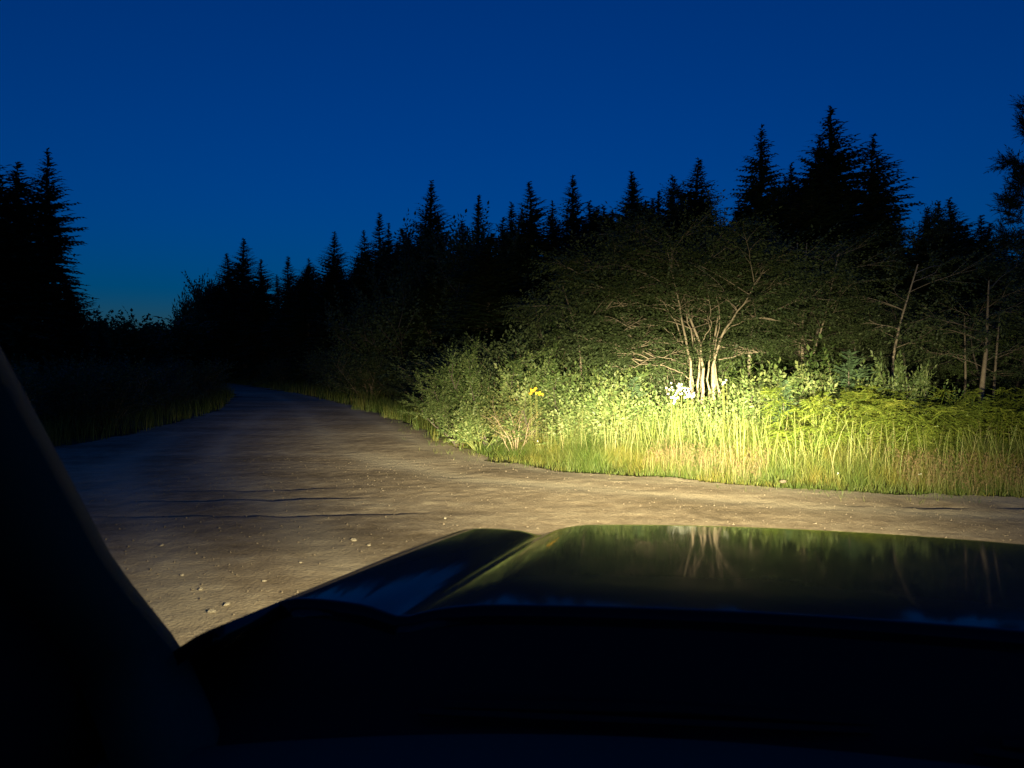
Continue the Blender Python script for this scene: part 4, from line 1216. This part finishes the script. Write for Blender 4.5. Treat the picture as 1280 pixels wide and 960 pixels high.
P, d, s_ = verge_points(9000, s_b + 12, SE[12], -.1, 3, rg)
h = rg.uniform(.3, .7, len(P)); V, Q, T, _ = blades(P, h, rg.uniform(.012, .02, len(P)), .4, rg); G.add(V, Q, T)
P, d, s_ = verge_points(5200, s_a, s_b + 6, -.75, .15, rg, .45)          # stray tufts creeping onto the gravel
keep = vnoise(P[:, 0], P[:, 1], .28, 61) > .56 - .25 * np.clip(d + .3, 0, .5); P = P[keep]
h = rg.uniform(.03, .13, len(P)); P[:, 2] = .02; V, Q, T, _ = blades(P, h, rg.uniform(.003, .006, len(P)), .9, rg); G.add(V, Q, T)
o = obj('roadside_grass', G.mesh('roadside_grass', M['grass']))
tag(o, 'green and straw-coloured grass of the lit verge along the gravel', 'grass', kind='stuff')
G = Geo(); SG = Geo()
P, d, s_ = verge_points(9000, s_a, s_b - 1, .15, 1.3, rg)
keep = vnoise(s_, d * 0, 1.1, 33) > .38 - .2 * (P[:, 0] > 3); P = P[keep]; d = d[keep]
h = rg.uniform(.22, .5, len(P)) * (.5 + .5 * np.clip(d / .8, 0, 1)); V, Q, T, tips = blades(P, h, rg.uniform(.002, .003, len(P)), .3, rg); G.add(V, Q, T)
k = np.repeat(np.arange(len(tips)), 5); tp = tips[k] - np.stack([0 * k, 0 * k, rg.uniform(0, .12, len(k))], 1)
SG.leaves(tp, rg.normal(0, .6, (len(k), 3)) + [0, 0, 1], rg.normal(0, 1, (len(k), 3)), .03, .006)
P, d, s_ = verge_points(1600, s_a, s_b - .5, .8, 2.6, rg)
h = rg.uniform(.55, .95, len(P)); V, Q, T, tips = blades(P, h, rg.uniform(.004, .007, len(P)), .25, rg); G.add(V, Q, T)
o = obj('seeding_grass', SG.mesh('seeding_grass', M['seed']))
tag(o, 'reddish-brown seed heads of the grass at the gravel edge', 'grass', kind='stuff')
o2 = obj('seed_stalks', G.mesh('seed_stalks', M['straw'])); tag(o2, 'thin stalks under the reddish grass seed heads', 'grass', kind='stuff')
# dark grass left of the road
G = Geo(); el = EDGE_L[2:].copy(); dl = np.concatenate([[0], np.cumsum(np.linalg.norm(np.diff(el, axis=0), axis=1))])
sL = rg.uniform(0, dl[-2] + 6, 16000); ex = np.interp(sL, dl, el[:, 0]); ey = np.interp(sL, dl, el[:, 1])
ex2 = np.interp(sL + .3, dl, el[:, 0]); ey2 = np.interp(sL + .3, dl, el[:, 1]); t_ = unit(np.stack([ex2 - ex, ey2 - ey], 1))
P = np.column_stack([np.stack([ex, ey], 1) + np.stack([t_[:, 1], -t_[:, 0]], 1) * rg.uniform(-.1, 4, len(sL))[:, None], np.zeros(len(sL))])
V, Q, T, _ = blades(P, rg.uniform(.25, .7, len(P)), rg.uniform(.008, .016, len(P)), .4, rg); G.add(V, Q, T)
o = obj('shadowed_grass', G.mesh('shadowed_grass', M['grass'])); tag(o, 'shadowed rough grass of the verge left of the road', 'grass', kind='stuff')

# ------------------------------------------------------------------ stones on the gravel
def stone_mesh(seed):
    r = np.random.default_rng(seed); V, Q = [], []
    n, k = 5, 8
    for a in range(n):
        ph = math.pi * (a + .5) / n
        for b in range(k):
            th = 2 * math.pi * b / k; rr = 1 + r.normal(0, .13)
            V.append((rr * math.sin(ph) * math.cos(th), rr * math.sin(ph) * math.sin(th) * .8, rr * math.cos(ph) * .6))
    Q = [(a * k + b, a * k + (b + 1) % k, (a + 1) * k + (b + 1) % k, (a + 1) * k + b) for a in range(n - 1) for b in range(k)]
    g = Geo(); g.add(V + [(0, 0, .55), (0, 0, -.55)], Q=Q, T=[(40, (b + 1) % k, b) for b in range(k)] + [(41, 32 + b, 32 + (b + 1) % k) for b in range(k)])
    return g
ST = [stone_mesh(s_).mesh('stone', M['stone'], False) for s_ in range(201, 207)]
ST_EDGE = stone_mesh(210).mesh('stone', M['pebble'], False)
def ground_px(px, py):
    Yd = FPX * EYE / (py - HORIZON); return (px - 640) / FPX * Yd, Yd
for k, (px, py, r_, lab) in enumerate([
    (441, 684, .035, 'pale stone lying alone on the gravel left of the bonnet'), (460, 690, .022, 'small stone right of the lone pale stone'),
    (262, 778, .03, 'pale stone on the gravel close to the windscreen pillar'), (281, 769, .026, 'dark stone on the gravel near the bonnet edge'),
    (200, 692, .022, 'small stone beside the pillar edge on dim gravel'), (328, 738, .018, 'tiny stone midway between pillar and bonnet'),
    (248, 748, .024, 'flat pale stone near the pillar on lit gravel'), (374, 713, .018, 'tiny stone left of the lone pale stone'),
    (980, 609, .055, 'flat grey stone at the grass edge on the right'), (225, 730, .02, 'small stone hugging the pillar edge on lit gravel'),
    (556, 655, .025, 'small stone on the gravel just above the bonnet corner')]):
    x_, y_ = ground_px(px, py)
    o = obj('stone', ST[k % 6]); z_ = float(road_height(np.array([x_]), np.array([y_]))[0]) + .045
    o.location = (x_, y_, z_ + r_ * .3); r_ *= .72; o.scale = (r_ * 1.3, r_ * 1.1, r_ * .8); o.rotation_euler = (0, 0, rnd.uniform(0, 6))
    tag(o, lab, 'stone', 'stones on the gravel')
    if px > 900: o.data = ST_EDGE
# loose gravel too small to count
n = 24000
x_ = rg.uniform(-5, 7.5, n); y_ = rg.uniform(3, 12.5, n) ; ok = inside(np.stack([x_, y_], 1)); x_, y_ = x_[ok], y_[ok]
z_ = road_height(x_, y_) + .045
r_ = .0015 + .009 * rg.random(len(x_)) ** 7
near = (x_ < 1) & (y_ < 7.2) & (rg.random(len(x_)) < .10); r_[near] = rg.uniform(.004, .015, near.sum())
oct_ = np.array([(1, 0, 0), (0, 1, 0), (-1, 0, 0), (0, -1, 0), (0, 0, .8), (0, 0, -.6)], float); tri = np.array([(0, 1, 4), (1, 2, 4), (2, 3, 4), (3, 0, 4), (1, 0, 5), (2, 1, 5), (3, 2, 5), (0, 3, 5)])
V = (oct_[None] * (1 + rg.normal(0, .25, (len(x_), 6, 1)))) * r_[:, None, None] + np.stack([x_, y_, z_ + r_ * .25], 1)[:, None, :]
T = (tri[None] + (np.arange(len(x_)) * 6)[:, None, None]).reshape(-1, 3)
o = obj('loose_gravel', mesh_np('loose_gravel', V.reshape(-1, 3), T, M['pebble'])); tag(o, 'loose small gravel scattered over the dirt road', 'gravel', kind='stuff')
